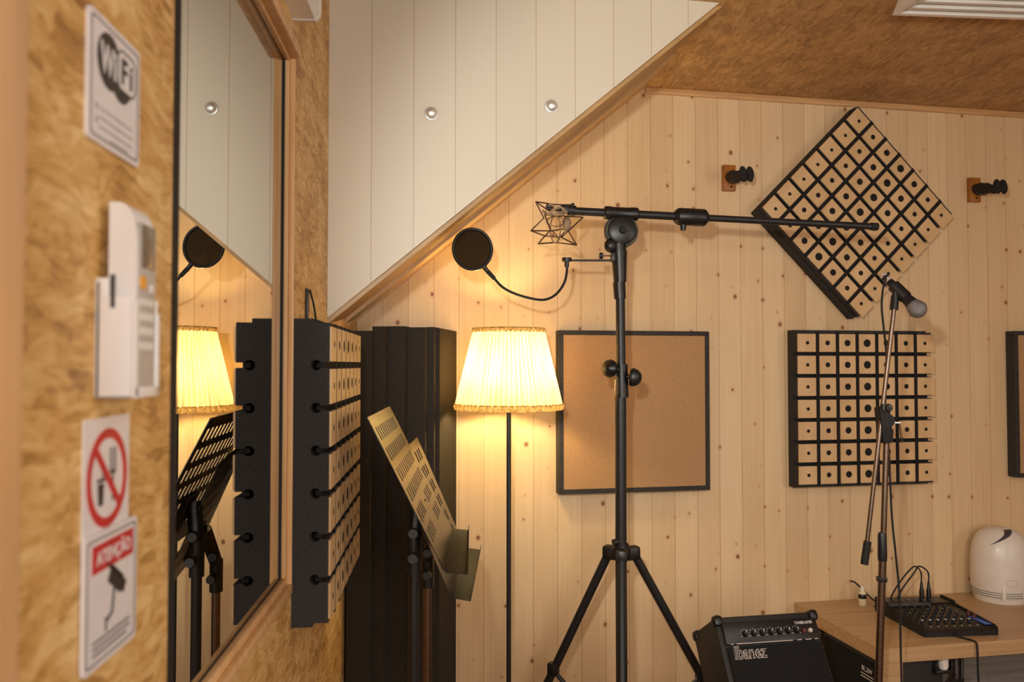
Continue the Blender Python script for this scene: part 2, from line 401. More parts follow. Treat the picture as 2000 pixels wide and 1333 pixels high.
# ------------------------------------------------------------------ left-wall signs (local x runs along the wall, -y faces the room)
RL = PI/2
def sign(name, label, yc, zc, w, h, r, d0=0.0, th=.003, border=True, group=None):
    s = thing(name, label, 'sign', (d0, yc, zc), RL, group)
    q = MB(); q.prism(rrect(w, h, r), -th, 0, 'sign_white'); q.build('sign_plate', s)
    if border:
        q = MB(); ring_prism(q, rrect(w-.010, h-.010, r*.8), rrect(w-.0125, h-.0125, r*.75), -th-.0004, -th+.0002, 'sign_grey' if border == 'grey' else 'sign_black'); q.build('border_line', s)
    return s, -th
s, f = sign('wifi_sign', 'square white Wi-Fi sign, topmost sign on the OSB wall', .799, 1.8765, .120, .117, .006)
q = MB()
oval = lambda cx, cz, rx, rz, n=40: [(rx*math.cos(2*PI*k/n)+cx, rz*math.sin(2*PI*k/n)+cz) for k in range(n)]
q.prism(oval(-.016, .022, .027, .026), f-.0004, f+.0001, 'sign_black')
q.prism(oval(.012, .017, .026, .0245), f-.0003, f+.0001, 'sign_black'); q.build('logo_blob', s)
q = MB(); q.prism(rrect(.046, .040, .012, 5, .0235, .024), f-.0008, f-.0003, 'sign_white'); q.build('logo_patch', s)
q = MB(); ring_prism(q, rrect(.046, .040, .012, 5, .0235, .024), rrect(.042, .036, .010, 5, .0235, .024), f-.0011, f-.0007, 'sign_black'); q.build('logo_outline', s)
text_obj('Wi', .037, 'sign_white', 'lettering', s, (-.0195, f-.0008, .022), .035, .0004, .0012, 0, 1.1)
text_obj('Fi', .034, 'sign_black', 'lettering', s, (.0235, f-.0012, .024), .026, .0004, .0007, 0, 1.25)
q = MB()
for (z, x0, x1) in ((-.026, -.036, .040), (-.0345, -.036, .040), (-.026, -.044, -.041), (-.0385, -.044, -.041), (-.043, -.036, .040), (-.050, -.012, .030)):
    q.box(((x0+x1)/2, f-.0002, z), (x1-x0, .0006, .0012 if x1-x0 > .01 else .005), 'sign_grey')
q.build('printed_lines', s)

s, f = sign('no_food_sign', 'white sign with red no food or drink circle, lapped by the camera sign', .7965, 1.512, .104, .120, .002, 0, .0012, None)
q = MB(); CZ = .0
circ = lambda r, n=48, cz=0.0: [(r*math.cos(2*PI*k/n), r*math.sin(2*PI*k/n)+cz) for k in range(n)]
CZ = .004
ring_prism(q, circ(.0455, cz=CZ), circ(.0365, cz=CZ), f-.0006, f+.0001, 'sign_red')
q.box((0, f-.0005, CZ), (.078, .0005, .0085), 'sign_red', (0, PI/4, 0)); q.build('prohibition_ring', s)
q = MB()
for dx in (.006, .012, .018): q.box((dx, f-.0002, CZ+.016), (.002, .0004, .022), 'sign_black')
q.box((.012, f-.0002, CZ+.004), (.014, .0004, .003), 'sign_black'); q.box((.012, f-.0002, CZ-.010), (.003, .0004, .026), 'sign_black')
q.prism([(-.022, CZ-.004), (-.008, CZ-.004), (-.010, CZ-.024), (-.020, CZ-.024)], f-.0004, f, 'sign_black')
q.box((-.015, f-.0002, CZ-.001), (.018, .0004, .003), 'sign_black'); q.box((-.010, f-.0002, CZ+.005), (.002, .0004, .012), 'sign_black', (0, .35, 0))
q.build('food_pictogram', s)

s, f = sign('camera_warning_sign', 'square white warning sign with a red header and a black camera pictogram', .8025, 1.410, .121, .120, .006, .0014, .003)
q = MB(); q.box((.002, f-.0002, .037), (.094, .0005, .025), 'sign_red'); q.build('header_bar', s)
text_obj('ATENÇÃO', .017, 'sign_white', 'lettering', s, (.002, f-.0008, .037), .078, .0004, .0003)
q = MB(); rot = (0, math.radians(32), 0)
q.box((.008, f-.0003, .010), (.034, .0006, .017), 'sign_black', rot); q.box((.0265, f-.0003, -.001), (.008, .0006, .012), 'sign_black', rot); q.box((.004, f-.0003, .018), (.040, .0006, .003), 'sign_black', rot)
q.tube([(.003, f-.0003, .003), (-.001, f-.0003, -.018), (-.012, f-.0003, -.023)], .0014, 'sign_black', 6)
q.box((-.014, f-.0003, -.026), (.003, .0006, .012), 'sign_black')
q.build('camera_pictogram', s)
q = MB()
for z, x1 in ((-.036, .044), (-.0415, .044), (-.047, .036)): q.box((x1/2-.022, f-.0002, z), (x1+.040, .0005, .0018), 'sign_black')
q.build('printed_lines', s)

# remote control in its wall holder
hd = thing('remote_holder', 'white plastic wall holder cradling the remote control', 'holder', (0, .797, 1.59), RL)
q = MB(); W_ = .062
q.box((0, -.003, .053), (W_, .006, .106), 'white_plastic', None, .002); q.build('back_plate', hd)
q = MB(); q.box((-W_/2+.0015, -.017, .046), (.003, .034, .092), 'white_plastic', None, .0012); q.box((-W_/2+.0015, -.006, .099), (.003, .012, .018), 'white_plastic', None, .0012)
q.build('side_wall', hd)
q = MB(); q.box((W_/2-.0015, -.017, .046), (.003, .034, .092), 'white_plastic', None, .0012); q.build('side_wall', hd)
q = MB(); q.box((0, -.017, .0015), (W_, .034, .003), 'white_plastic', None, .0012); q.build('bottom_lip', hd)
q = MB()
q.box((-W_/2+.004, -.0345, .045), (.010, .003, .088), 'white_plastic', None, .001); q.box((W_/2-.003, -.0345, .040), (.008, .003, .078), 'white_plastic', None, .001)
q.box((0, -.0345, .005), (W_, .003, .010), 'white_plastic', None, .001); q.build('front_rim', hd)
q = MB(); q.box((-W_/2-.0002, -.0155, .096), (.0006, .004, .030), 'slot'); q.build('side_slot', hd)
rm = thing('remote_control', 'white air conditioner remote with a grey screen and orange button, in its holder', 'remote', (.0, .797, 1.5935), RL)
q = MB(); prof = [(-.009, 0), (-.031, 0), (-.0335, .01), (-.0335, .14)] + [(-.0335+.016*(1-math.cos(k*PI/2/6)), .14+.034*math.sin(k*PI/2/6)) for k in range(1, 7)] + [(-.009, .174)]
q.prism(prof, -.0245, .0245, 'white_plastic', 'yzx'); q.build('remote_body', rm)
q = MB(); q.box((0, -.0337, .082), (.044, .0012, .150), 'grey_plastic', None, .0005); q.build('face_panel', rm)
q = MB(); q.box((.001, -.0346, .136), (.033, .0012, .040), 'lcd', None, .0005); q.build('screen', rm)
q = MB(); q.lathe([(.0001, .0022), (.0062, .0018), (.0068, 0)], 'orange', (-.012, -.0342, .102), 20, Matrix.Rotation(PI/2, 3, 'X')); q.build('orange_button', rm)
for (x, z, w, h) in [(.012, .098, .010, .008)] + [(-.013+.012*c, .084-.0135*r_, .009, .0075) for r_ in range(4) for c in range(3)]:
    q = MB(); q.box((x, -.0347, z), (w, .0018, h), 'grey_btn', None, .0006); q.build('button', rm)

# ------------------------------------------------------------------ sound diffusers: foam block with cut channels and 49 drilled wood tiles
S = .59; PT = S/7
def diffuser(label, loc, rot, group='square wood tiled sound diffusers'):
    d = thing('sound_diffuser', label, 'acoustic panel', loc, rot, group)
    # side outline with a keyhole cut at each of six channels, pushed across the width
    D0, D1, slot, kr, kd = 0.0, -.070, .0052, .0105, -.044
    prof = [(D0, -S/2-.008), (-.040, -S/2-.008), (-.040, -S/2), (D1, -S/2)]
    for i in range(1, 7):
        zc = -S/2+PT*i
        prof.append((D1, zc-slot)); a0 = math.asin(slot/kr)
        for k in range(13):
            a = -a0 - (2*PI-2*a0)*k/12
            prof.append((kd-kr*math.cos(a), zc+kr*math.sin(a)))
        prof.append((D1, zc+slot))
    prof += [(D1, S/2), (-.040, S/2), (-.040, S/2+.008), (D0, S/2+.008)]
    q = MB(); q.prism(prof, -S/2, S/2-.012, 'foam', 'yzx'); fb = q.build('foam_block', d)
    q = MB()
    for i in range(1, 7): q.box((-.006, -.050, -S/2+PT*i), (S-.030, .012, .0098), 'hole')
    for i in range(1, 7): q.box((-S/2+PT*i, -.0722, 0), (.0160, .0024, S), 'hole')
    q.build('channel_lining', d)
    q = MB(); tw = PT-.0152
    rad = (.0068, .0096, .0126, .0152, .0126, .0096, .0068)
    for i in range(7):
        for j in range(7):
            x = -S/2+PT*(i+.5); z = -S/2+PT*(j+.5)
            xx0 = x-tw/2-(.0065 if i == 0 else 0); xx1 = x+tw/2+(.0075 if i == 6 else 0)
            q.box(((xx0+xx1)/2, -.0715, z), (xx1-xx0, .005, tw), 'tile', None, .0006, 1)
            q.lathe([(.0001, .0003), (rad[i], .0003), (rad[i], -.0005)], 'hole', (x, -.0741, z), 18, Matrix.Rotation(PI/2, 3, 'X'))
    q.build('tile_face', d)
    return d
d1 = diffuser('square diffuser of 49 drilled wood tiles on the pine wall behind the chrome mic stand', BW(1.946, 0, 1.451), AB)
d2 = copy_tree(d1); d2['label'] = 'diffuser hung as a diamond high on the pine wall, behind the boom end'
d2.location = BW(1.923, 0, 2.215); d2.rotation_euler = (Matrix.Rotation(AB, 4, 'Z') @ Matrix.Rotation(PI/4, 4, 'Y')).to_euler()
d3 = copy_tree(d1); d3['label'] = 'grey foam diffuser seen edge on, hung on the OSB wall beside the mirror'
d3.location = (0, 2.0135, 1.4005); d3.rotation_euler = (0, 0, RL); d3.scale = (.972, 1.06, 1.037)
# hanging strap of the panel beside the mirror
hk = thing('strap_hanger', 'dark strap hook on the OSB wall holding the foam diffuser', 'hook', (0, 1.876, 1.70))
q = MB(); q.span((0, 1.868, 1.715), (.007, 1.884, 1.790), 'black_metal', .002); q.build('hook_plate', hk, True)
q = MB(); q.tube([(.009, 1.880, 1.786), (.012, 1.915, 1.755), (.013, 1.945, 1.719)], .0022, 'black_rubber', 6); q.build('strap_cord', hk, True)

# ------------------------------------------------------------------ framed fabric panels
def fabric_panel(label, loc, w, h, group='black framed tan acoustic panels'):
    p = thing('fabric_panel', label, 'acoustic panel', loc, AB, group); T = .05; fw = .017
    q = MB(); q.box((0, -T/2, 0), (w-2*fw, T-.006, h-2*fw), 'cork'); q.build('tan_fabric', p)
    for (c, d) in (((0, -T/2, h/2-fw/2), (w, T, fw)), ((0, -T/2, -h/2+fw/2), (w, T, fw)), ((-w/2+fw/2, -T/2, 0), (fw, T, h-2*fw)), ((w/2-fw/2, -T/2, 0), (fw, T, h-2*fw))):
        q = MB(); q.box(c, d, 'black_frame', None, .0015, 1); q.build('frame_rail', p)
    return p
fp = fabric_panel('black framed tan panel on the pine wall behind the black boom stand', BW(1.011, 0, 1.448), .583, .595)
f2 = copy_tree(fp); f2['label'] = 'black framed panel cut off by the right edge of the photo'; f2.location = BW(2.63+.2915, 0, 1.460)

# ------------------------------------------------------------------ guitar hangers
def hanger(label, u, z):
    h = thing('guitar_hanger', label, 'wall hook', BW(u, 0, z), AB, 'guitar hangers on the pine wall')
    q = MB(); q.box((0, -.010, 0), (.050, .020, .100), 'brownblock', None, .002); q.build('mount_block', h)
    q = MB(); q.lathe([(.0001, .0005), (.0045, .0005), (.0045, -.0005)], 'hole', (.006, -.0201, -.034), 12, Matrix.Rotation(PI/2, 3, 'X')); q.build('screw', h)
    q = MB(); q.tube([(.002, -.018, .002), (.004, -.036, .004)], [.021, .020], 'black_plastic', 16)
    q.tube([(.004, -.034, -.004), (.004, -.052, .000)], [.018, .020], 'black_plastic', 16)
    q.box((.006, -.045, -.012), (.038, .026, .030), 'black_plastic', None, .006); q.build('yoke', h)
    for sx in (-1, 1):
        q = MB(); cx = .006+sx*.014
        pts = smooth_path([(.005+sx*.008, -.045, .002), (cx, -.062, .000), (cx, -.092, -.014), (cx, -.118, -.018), (cx, -.140, -.012)], 5)
        q.tube(pts, [.019]*6+[.0165]*7+[.0135]*(len(pts)-13), 'black_rubber', 12)
        R = Matrix.Rotation(math.radians(80), 3, 'X')
        q.lathe([(.0001, -.007), (.016, -.007), (.0185, 0), (.016, .007), (.0001, .007)], 'black_rubber', (cx, -.145, -.014), 16, R, None, False, (.8, 1.7, 1)); q.build('padded_arm', h)
    return h
hanger('black guitar hanger on a brown block, left of the diamond diffuser', 1.405, 2.340)
hanger('black guitar hanger on a brown block, right of the diamond diffuser', 2.484, 2.337)

# ------------------------------------------------------------------ chrome domes on the white boards
for (u, z, lb) in ((.272, 2.301, 'chrome dome stud on the white boards nearest the mirror'), (.607, 2.341, 'chrome dome stud on the white boards nearest the raking stair edge')):
    dm = thing('dome_stud', lb, 'stud', W0+EB*u+V((0, 0, z)), AB, 'chrome dome studs')
    RX = Matrix.Rotation(PI/2, 3, 'X')
    q = MB(); q.lathe([(.0178, 0), (.0178, .003), (.0155, .004)], 'satin_silver', (0, 0, 0), 28, RX); q.build('rim', dm)
    q = MB(); q.lathe([(.0155*math.cos(k*PI/2/8)+1e-5, .003+.0125*math.sin(k*PI/2/8)) for k in range(9)], 'satin_silver', (0, 0, 0), 28, RX); q.build('dome', dm)

# ------------------------------------------------------------------ black boards standing in the corner
px = [672, 723, 751, 789, 830, 847, 858.5]
LB = ('black upright board against the OSB wall, leftmost of the corner stack', 'second black board from the OSB wall in the corner stack',
      'third black board from the OSB wall in the corner stack', 'fourth black board from the OSB wall in the corner stack',
      'thin fifth black board from the OSB wall in the corner stack', 'rightmost black corner board, its broad face lit by the lamp')
dirb = V((.205, .979, 0)).normalized(); perb = V((dirb.y, -dirb.x, 0))
for i in range(6):
    yn = 2.585+.026*i
    a = onY(px[i]+(2.5 if i else 0), 900, yn+.026 if i < 6 else yn); c = onY(px[i+1], 900, yn)
    a = V((a.x, yn, 0)); c = V((c.x, yn, 0)); 
    if i == 0: a.x = .004
    th = max(.008, (c-a).x*.97); ztop = 1.725 if i == 0 else 1.742-.002*(i % 2)
    # near-right corner c; run back along dirb until the back wall
    def run(p): # distance along dirb to the wall, less a gap
        return ((B0-p).dot(-NB)-.004)/(dirb.dot(-NB))
    cl = c - perb*th
    if cl.x < .003: cl = c - perb*(c.x-.003)
    L = min(run(c), run(cl))
    o = thing('acoustic_board', LB[i], 'acoustic board', V((c.x-th/2, yn, 0)), 0, 'black boards in the corner')
    pl = [(p.x, p.y) for p in (cl, c, c+dirb*L, cl+dirb*L)]
    q = MB(); q.prism(pl, .0, ztop, 'board_fabric', 'xyz'); q.build('felt_board', o, True)

# ------------------------------------------------------------------ music stands
def music_stand(label, top_near, top_far, down, dlen, pole_xy, pole_mat, ztilt):
    tn = V(top_near); tf = V(top_far); w = (tf-tn).length; ex = (tf-tn).normalized(); dn = V(down).normalized(); nrm = ex.cross(dn); nrm = nrm if nrm.x > 0 else -nrm
    st = thing('music_stand', label, 'music stand', (pole_xy[0], pole_xy[1], 0), 0, 'folding music stands')
    def P(a, d, o=0): return tn + ex*a + dn*d + nrm*o
    def slab(q, a0, a1, d0, d1, m, o0=-.0008, o1=.0008):
        vs = [P(a, d, o) for o in (o0, o1) for (a, d) in ((a0, d0), (a1, d0), (a1, d1), (a0, d1))]
        q.add(vs, [[0, 1, 2, 3], [7, 6, 5, 4], [0, 4, 5, 1], [1, 5, 6, 2], [2, 6, 7, 3], [3, 7, 4, 0]], m)
    q = MB(); rows = 6; sl = .032; pitch = dlen*.80/rows; d = .028; slab(q, 0, w, 0, d, 'gloss_black')
    n = 11; mg = .035; pw = (w-2*mg)/n; sw = pw*.46
    for r_ in range(rows):
        slab(q, 0, mg, d, d+sl, 'gloss_black')
        for k in range(n):
            x0 = mg+k*pw
            if 4 <= k <= 6 and r_ in (4, 5): slab(q, x0, x0+pw, d, d+sl, 'gloss_black'); continue      # solid middle where the bracket sits
            slab(q, x0+sw, x0+pw, d, d+sl, 'gloss_black')
        slab(q, w-mg, w, d, d+sl, 'gloss_black')
        e = d+pitch if r_ < rows-1 else dlen
        slab(q, 0, w, d+sl, e, 'gloss_black'); d = e
    q.build('music_desk', st, True)
    q = MB()
    for (e0, e1, g0, g1) in ((dlen-.001, dlen+.024, 0, .040), (dlen+.024, dlen+.012, .040, .047)):
        vs = [P(a, d_, o) + nrm*h_ for h_ in (-.0008, .0008) for (a, d_, o) in ((0, e0, g0), (w, e0, g0), (w, e1, g1), (0, e1, g1))]
        q.add(vs, [[0, 1, 2, 3], [7, 6, 5, 4], [0, 4, 5, 1], [1, 5, 6, 2], [2, 6, 7, 3], [3, 7, 4, 0]], 'black_rubber')
    q.build('ledge', st, True)
    # hinge bracket behind the desk, clamp and knobs
    hc = P(w/2, dlen*.62, -.012); pt = V((pole_xy[0], pole_xy[1], 0)); pz = hc.z-.10
    q = MB(); slab(q, w/2-.03, w/2+.03, dlen*.58, dlen*.86, 'black_metal', -.008, -.001); q.build('desk_bracket', st, True)
    q = MB(); q.tube([hc+V((0, 0, .0)), V((pt.x, pt.y, pz))], [.019, .017], 'black_plastic', 14); q.cyl(V((pt.x, pt.y, pz+.012)), V((pt.x, pt.y, pz-.075)), .0175, 'black_plastic', 16)
    q.build('tilt_clamp', st, True)
    for (dz, dy, L) in ((-.035, .0, .045), (.02, .012, .04)):
        q = MB(); a = V((pt.x, pt.y+dy, pz+dz)); q.cyl(a, a+V((.0, -L, .004)), .006, 'black_plastic', 10); q.cyl(a+V((0, -L, .004)), a+V((0, -L-.014, .005)), .013, 'black_plastic', 12, .011); q.build('clamp_knob', st, True)
    q = MB(); q.cyl(V((pt.x, pt.y, pz-.07)), V((pt.x, pt.y, .42)), 0.0115 if pole_mat != 'black_metal' else .0125, pole_mat, 16); q.build('upper_pole', st, True)
    q = MB(); q.cyl(V((pt.x, pt.y, .50)), V((pt.x, pt.y, .46)), .018, 'black_plastic', 16); q.build('collar', st, True)
    q = MB(); q.cyl(V((pt.x, pt.y, .47)), V((pt.x, pt.y, .10)), .0135, 'black_metal', 16); q.build('lower_pole', st, True)
    for k in range(3):
        a = 2*PI*k/3+ztilt; e = V((math.cos(a), math.sin(a), 0))
        q = MB(); q.cyl(pt+V((0, 0, .30))+e*.012, pt+e*.24+V((0, 0, .012)), .008, 'black_metal', 10); q.cyl(pt+V((0, 0, .13))+e*.012, pt+e*.14+V((0, 0, .128)), .005, 'black_metal', 8)
        lg = q.build('leg', st, True)
        q = MB(); q.cyl(pt+e*.228+V((0, 0, .024)), pt+e*.25+V((0, 0, .0)), .011, 'black_rubber', 10); q.build('rubber_foot', lg, True)
    return st
sA = music_stand('nearer music stand with a perforated black desk catching the lamp light', (.144, 1.80, 1.507), (.159, 2.28, 1.507), (.169, 0, -.335), .375, (.235, 2.03), 'black_metal', 0)
sB = music_stand('farther music stand on a chrome pole, its desk half hidden by the nearer one', (.183, 2.02, 1.387), (.226, 2.49, 1.405), (.143, 0, -.33), .360, (.262, 2.30), 'dim_chrome', PI/3)

# ------------------------------------------------------------------ floor lamp
lp = thing('floor_lamp', 'lit floor lamp with a pleated cream shade on a thin black pole', 'lamp', (.522, 2.78, 0))
q = MB(); q.lathe([(.0001, .0), (.125, .0), (.130, .006), (.125, .014), (.03, .022), (.012, .04), (.0001, .04)], 'black_metal', (0, 0, 0), 40); q.build('base', lp)
q = MB(); q.cyl((0, 0, .03), (0, 0, 1.50), .0078, 'black_metal', 14); q.build('pole', lp)
NPL = 64
ple = lambda an, z: 1+.019*math.sin(an*NPL)*(1 if z < 1.735 else .6)
q = MB()
prof = [(.178, 1.487), (.1655, 1.54), (.150, 1.605), (.135, 1.668), (.120, 1.730)]
q.lathe(prof, 'shade', (0, 0, 0), NPL*5, None, ple); q.build('lamp_shade', lp, sharp=180, recalc=False)
fr = lambda an, z: 1+.022*math.sin(an*46)
q = MB(); q.lathe([(.1785, 1.470), (.183, 1.480), (.1795, 1.491), (.176, 1.480), (.1785, 1.470)], 'fringe', (0, 0, 0), 46*6, None, fr); q.build('lower_fringe', lp, sharp=180)
q = MB(); q.lathe([(.120, 1.727), (.1225, 1.734), (.121, 1.743), (.117, 1.734), (.120, 1.727)], 'fringe', (0, 0, 0), 46*6, None, fr); q.build('upper_fringe', lp, sharp=180)
q = MB(); q.cyl((0, 0, 1.495), (0, 0, 1.545), .017, 'white_plastic', 18, .016); q.build('lamp_holder', lp)
for k in range(3):
    a = 2*PI*k/3+.4
    q = MB(); q.tube([(0.015*math.cos(a), .015*math.sin(a), 1.52), (.07*math.cos(a), .07*math.sin(a), 1.53), (.126*math.cos(a), .126*math.sin(a), 1.70)], .0016, 'steel', 6); q.build('shade_support', lp)
q = MB(); q.lathe([(.012, 1.545), (.014, 1.555), (.026, 1.585), (.0285, 1.605), (.023, 1.626), (.010, 1.636), (.0001, 1.638)], 'bulb', (0, 0, 0), 24); q.build('bulb', lp)

# ------------------------------------------------------------------ big black boom stand
YS = 2.65; SX = .8752
bs = thing('boom_stand', 'tall black tripod boom microphone stand in front of the tan panel', 'microphone stand', (SX, YS, 0))
X = lambda px_, py_, y=YS: onY(px_, py_, y)
q = MB(); q.cyl((SX-.001, YS, 1.10), (SX, YS, .42), .0185, 'black_metal', 20); q.cyl((SX-.0005, YS, 1.52), (SX-.001, YS, 1.00), .0182, 'black_metal', 20); q.build('lower_pole', bs, True)
q = MB(); q.cyl(X(1211, 545), X(1213, 735), .0152, 'black_metal', 18); q.build('upper_pole', bs, True)
q = MB(); q.cyl(X(1209, 492), X(1211, 552), .0262, 'black_plastic', 20, .0208); q.cyl(X(1209, 552), X(1211, 584), .0205, 'black_plastic', 20, .0195); q.build('neck_collar', bs, True)
q = MB(); q.cyl(X(1214, 712), X(1214, 730), .0205, 'black_plastic', 20); q.cyl(X(1214, 730), X(1215, 777), .0212, 'black_plastic', 20); q.build('height_collar', bs, True)
q = MB(); q.tube([X(1203, 742, 2.628), X(1202, 758, 2.624), X(1204, 770, 2.626)], .0032, 'chrome', 8); q.build('collar_lever', bs, True)
for (p0, p1) in ((X(1207, 722, 2.64), X(1189, 720, 2.63)), (X(1224, 736, 2.64), X(1241, 738, 2.63))):
    d = (p1-p0).normalized(); q = MB(); q.cyl(p0, p1, .007, 'black_plastic', 10)
    R = d.to_track_quat('Z', 'Y').to_matrix()
    q.lathe([(.0001, -.016), (.027, -.016), (.030, -.007), (.025, .008), (.014, .018), (.0001, .021)], 'black_plastic', p1, 18, R, lambda an, z: 1+.06*math.cos(3*an)); q.build('wing_knob', bs, True)
# boom joint: round clutch disc under the tee clamp
q = MB(); c = X(1213, 452); RY = Matrix.Rotation(PI/2, 3, 'X')
q.lathe([(.0001, .026), (.040, .026), (.046, .022), (.046, -.022), (.040, -.026), (.0001, -.026)], 'black_plastic', c, 36, RY); q.lathe([(.044, .012), (.0535, .012), (.0555, .008), (.0555, -.008), (.0535, -.012), (.044, -.012)], 'black_plastic', c, 36, RY)
q.build('clutch_disc', bs, True)
q = MB(); q.lathe([(.0001, .006), (.010, .006), (.013, 0)], 'black_rubber', c+V((0, -.026, 0)), 16, RY)
q.build('clutch_bolt', bs, True)
for a0 in (2.75, 5.15, .05):
    q = MB(); q.tube([c+V((.0485*math.cos(a0+t_*.12), -.0135, .0485*math.sin(a0+t_*.12))) for t_ in range(5)], .0022, 'knob_green', 6); q.build('clutch_slot', bs, True)
q = MB(); q.cyl(X(1208, 470), X(1209, 496), .0245, 'black_plastic', 20); q.ball(X(1193, 480, 2.64), .022, 'black_plastic', 16, (1, .8, 1.1)); q.build('clutch_neck', bs, True)
BA = X(1108, 412); BZ = X(1710, 443); bl = lambda px_: BA + (BZ-BA)*((px_-1108)/602.0)
q = MB(); q.cyl(bl(1108), bl(1330), .0132, 'black_metal', 18); q.build('boom_tube', bs, True)
q = MB(); q.cyl(bl(1320), bl(1704), .0112, 'black_metal', 18); q.build('boom_extension', bs, True)
q = MB(); q.cyl(bl(1700), bl(1714), .0128, 'black_rubber', 18); q.build('end_cap', bs, True)
q = MB(); dd = (BZ-BA).normalized(); RB = dd.to_track_quat('Z', 'Y').to_matrix()
L2 = (bl(1243)-bl(1178)).length
q.lathe([(.0001, 0), (.019, 0), (.022, .004), (.022, .020), (.0205, .026), (.0205, L2-.03), (.022, L2-.024), (.022, L2-.004), (.019, L2), (.0001, L2)], 'black_plastic', bl(1178)+V((0, 0, .0)), 24, RB)
q.box(bl(1211)+V((0, 0, -.026)), (.072, .040, .024), 'black_plastic', None, .005); q.build('tee_clamp', bs, True)
L3 = (bl(1378)-bl(1313)).length
q = MB(); q.lathe([(.0001, 0), (.018, 0), (.0265, .010), (.0285, .014), (.0285, L3-.014), (.026, L3-.008), (.016, L3), (.0001, L3)], 'black_plastic', bl(1313), 24, RB); q.build('boom_clutch', bs, True)
q = MB(); q.cyl(bl(1330)+V((0, 0, -.02)), bl(1330)+V((0, 0, -.045)), .0105, 'black_plastic', 14, .009); q.build('clutch_screw', bs, True)
# hub and legs
q = MB(); hz = 1.016
q.lathe([(.0001, hz-.022), (.028, hz-.022), (.031, hz-.012), (.031, hz+.014), (.026, hz+.022), (.022, hz+.03), (.0001, hz+.03)], 'black_plastic', (SX, YS, 0), 24); 
q.cyl((SX-.012, YS-.014, hz+.038), (SX-.03, YS-.02, hz+.036), .011, 'black_plastic', 12); q.build('leg_hub', bs, True)
legs = []
for ang, rad_ in ((13, .625), (143, .54), (258, .60)):
    a = math.radians(ang); e = V((math.cos(a), math.sin(a), 0)); top = V((SX, YS, hz-.004))+e*.043; foot = V((SX, YS, .010))+e*rad_
    q = MB(); q.cyl(top, foot, .0142, 'black_metal', 16); lg = q.build('leg', bs, True)
    q = MB(); q.box(V((SX, YS, hz-.004))+e*.040, (.046, .036, .046), 'black_plastic', Matrix.Rotation(a, 3, 'Z'), .010); q.build('leg_joint', lg, True)
    q = MB(); q.cyl(top+(foot-top)*.955, foot+V((0, 0, -.008)), .019, 'black_rubber', 14, .017); q.build('rubber_foot', lg, True)
    mid = top+(foot-top)*.42
    q = MB(); q.box(mid+V((0, 0, .006)), (.036, .030, .042), 'black_plastic', Matrix.Rotation(a, 3, 'Z'), .006); q.cyl(mid, V((SX, YS, .40))+e*.018, .0075, 'black_metal', 10); q.build('leg_brace', lg, True)
q = MB(); q.cyl((SX, YS, .435), (SX, YS, .375), .024, 'black_plastic', 18); q.build('brace_collar', bs, True)

# shock mount hanging on the boom end
sm = thing('shock_mount', 'spider shock mount of bent wires and elastic cord on the left boom end', 'microphone mount', X(1095, 412))
Z = lambda zx, zy, dy=0: onY(1020+zx/12.121, 380+zy/12.121, YS+dy)
q = MB()
q.tube([Z(1260, 390), Z(1090, 370)], [.0165, .0175], 'black_metal', 16); q.box((Z(1120, 360)+Z(930, 360))/2, (.034, .030, .026), 'black_plastic', None, .004); q.box(Z(1195, 270), (.010, .018, .016), 'black_plastic', None, .002)
q.build('thread_bracket', sm, True)
q = MB(); q.box(Z(650, 285), (.024, .03, .011), 'black_plastic', (0, .2, 0), .003); q.cyl(Z(560, 330), Z(1090, 400), .0055, 'black_metal', 10); q.build('arm', sm, True)
wires = [((320, 175, -.03), (510, 560, -.045), (205, 860, -.02)), ((320, 175, -.03), (770, 240, .03), (1230, 250, .03)), ((320, 175, -.03), (660, 410, .0)),
         ((540, 500, -.04), (670, 850, -.055), (540, 985, -.05), (380, 1170, -.02)), ((205, 860, -.02), (540, 985, -.05), (930, 1020, -.055)),
         ((205, 860, -.02), (680, 865, .04), (1000, 820, .05)), ((380, 1170, -.02), (800, 1140, .03), (1290, 1200, -.02)), ((1290, 1200, -.02), (1090, 870, -.04), (930, 1020, -.055)),
         ((1290, 1200, -.02), (930, 1020, -.055)), ((1440, 540, .0), (1090, 870, -.04)), ((1440, 540, .0), (900, 510, .04), (540, 480, -.04)), ((700, 850, -.05), (870, 1050, .02), (1000, 890, .05))]
for w_ in wires:
    q = MB(); q.tube([Z(*p) for p in w_], .0023, 'brass_wire', 7); q.build('cage_wire', sm, True)
for (cx, cy, rx, ry, dy) in ((785, 820, 120, 330, -.02), (785, 640, 200, 120, .0), (1050, 700, 90, 170, .03)):
    q = MB(); q.tube([Z(cx+rx*math.cos(2*PI*k/28), cy+ry*math.sin(2*PI*k/28), dy+.035*math.cos(2*PI*k/28+1)) for k in range(28)], .0024, 'cord_tan', 7, False, True); q.build('elastic_cord', sm, True)
q = MB(); q.tube([Z(480, 380, -.02), Z(640, 470, -.035), Z(900, 430, -.035), Z(1080, 420, -.03), Z(950, 480, -.035), Z(560, 470, -.03), Z(480, 380, -.02)], .0035, 'cord_tan', 7); q.tube(smooth_path([Z(640, 220, -.02), Z(760, 300, -.03), Z(660, 430, -.03), Z(900, 300, -.03), Z(1060, 460, -.03)], 5), .0032, 'cord_tan', 7); q.build('cord_knot', sm, True)
q = MB(); q.ball(Z(1070, 720, .02), .013, 'cord_tan', 14, (1, .8, 2.0)); q.build('cord_bundle', sm, True)

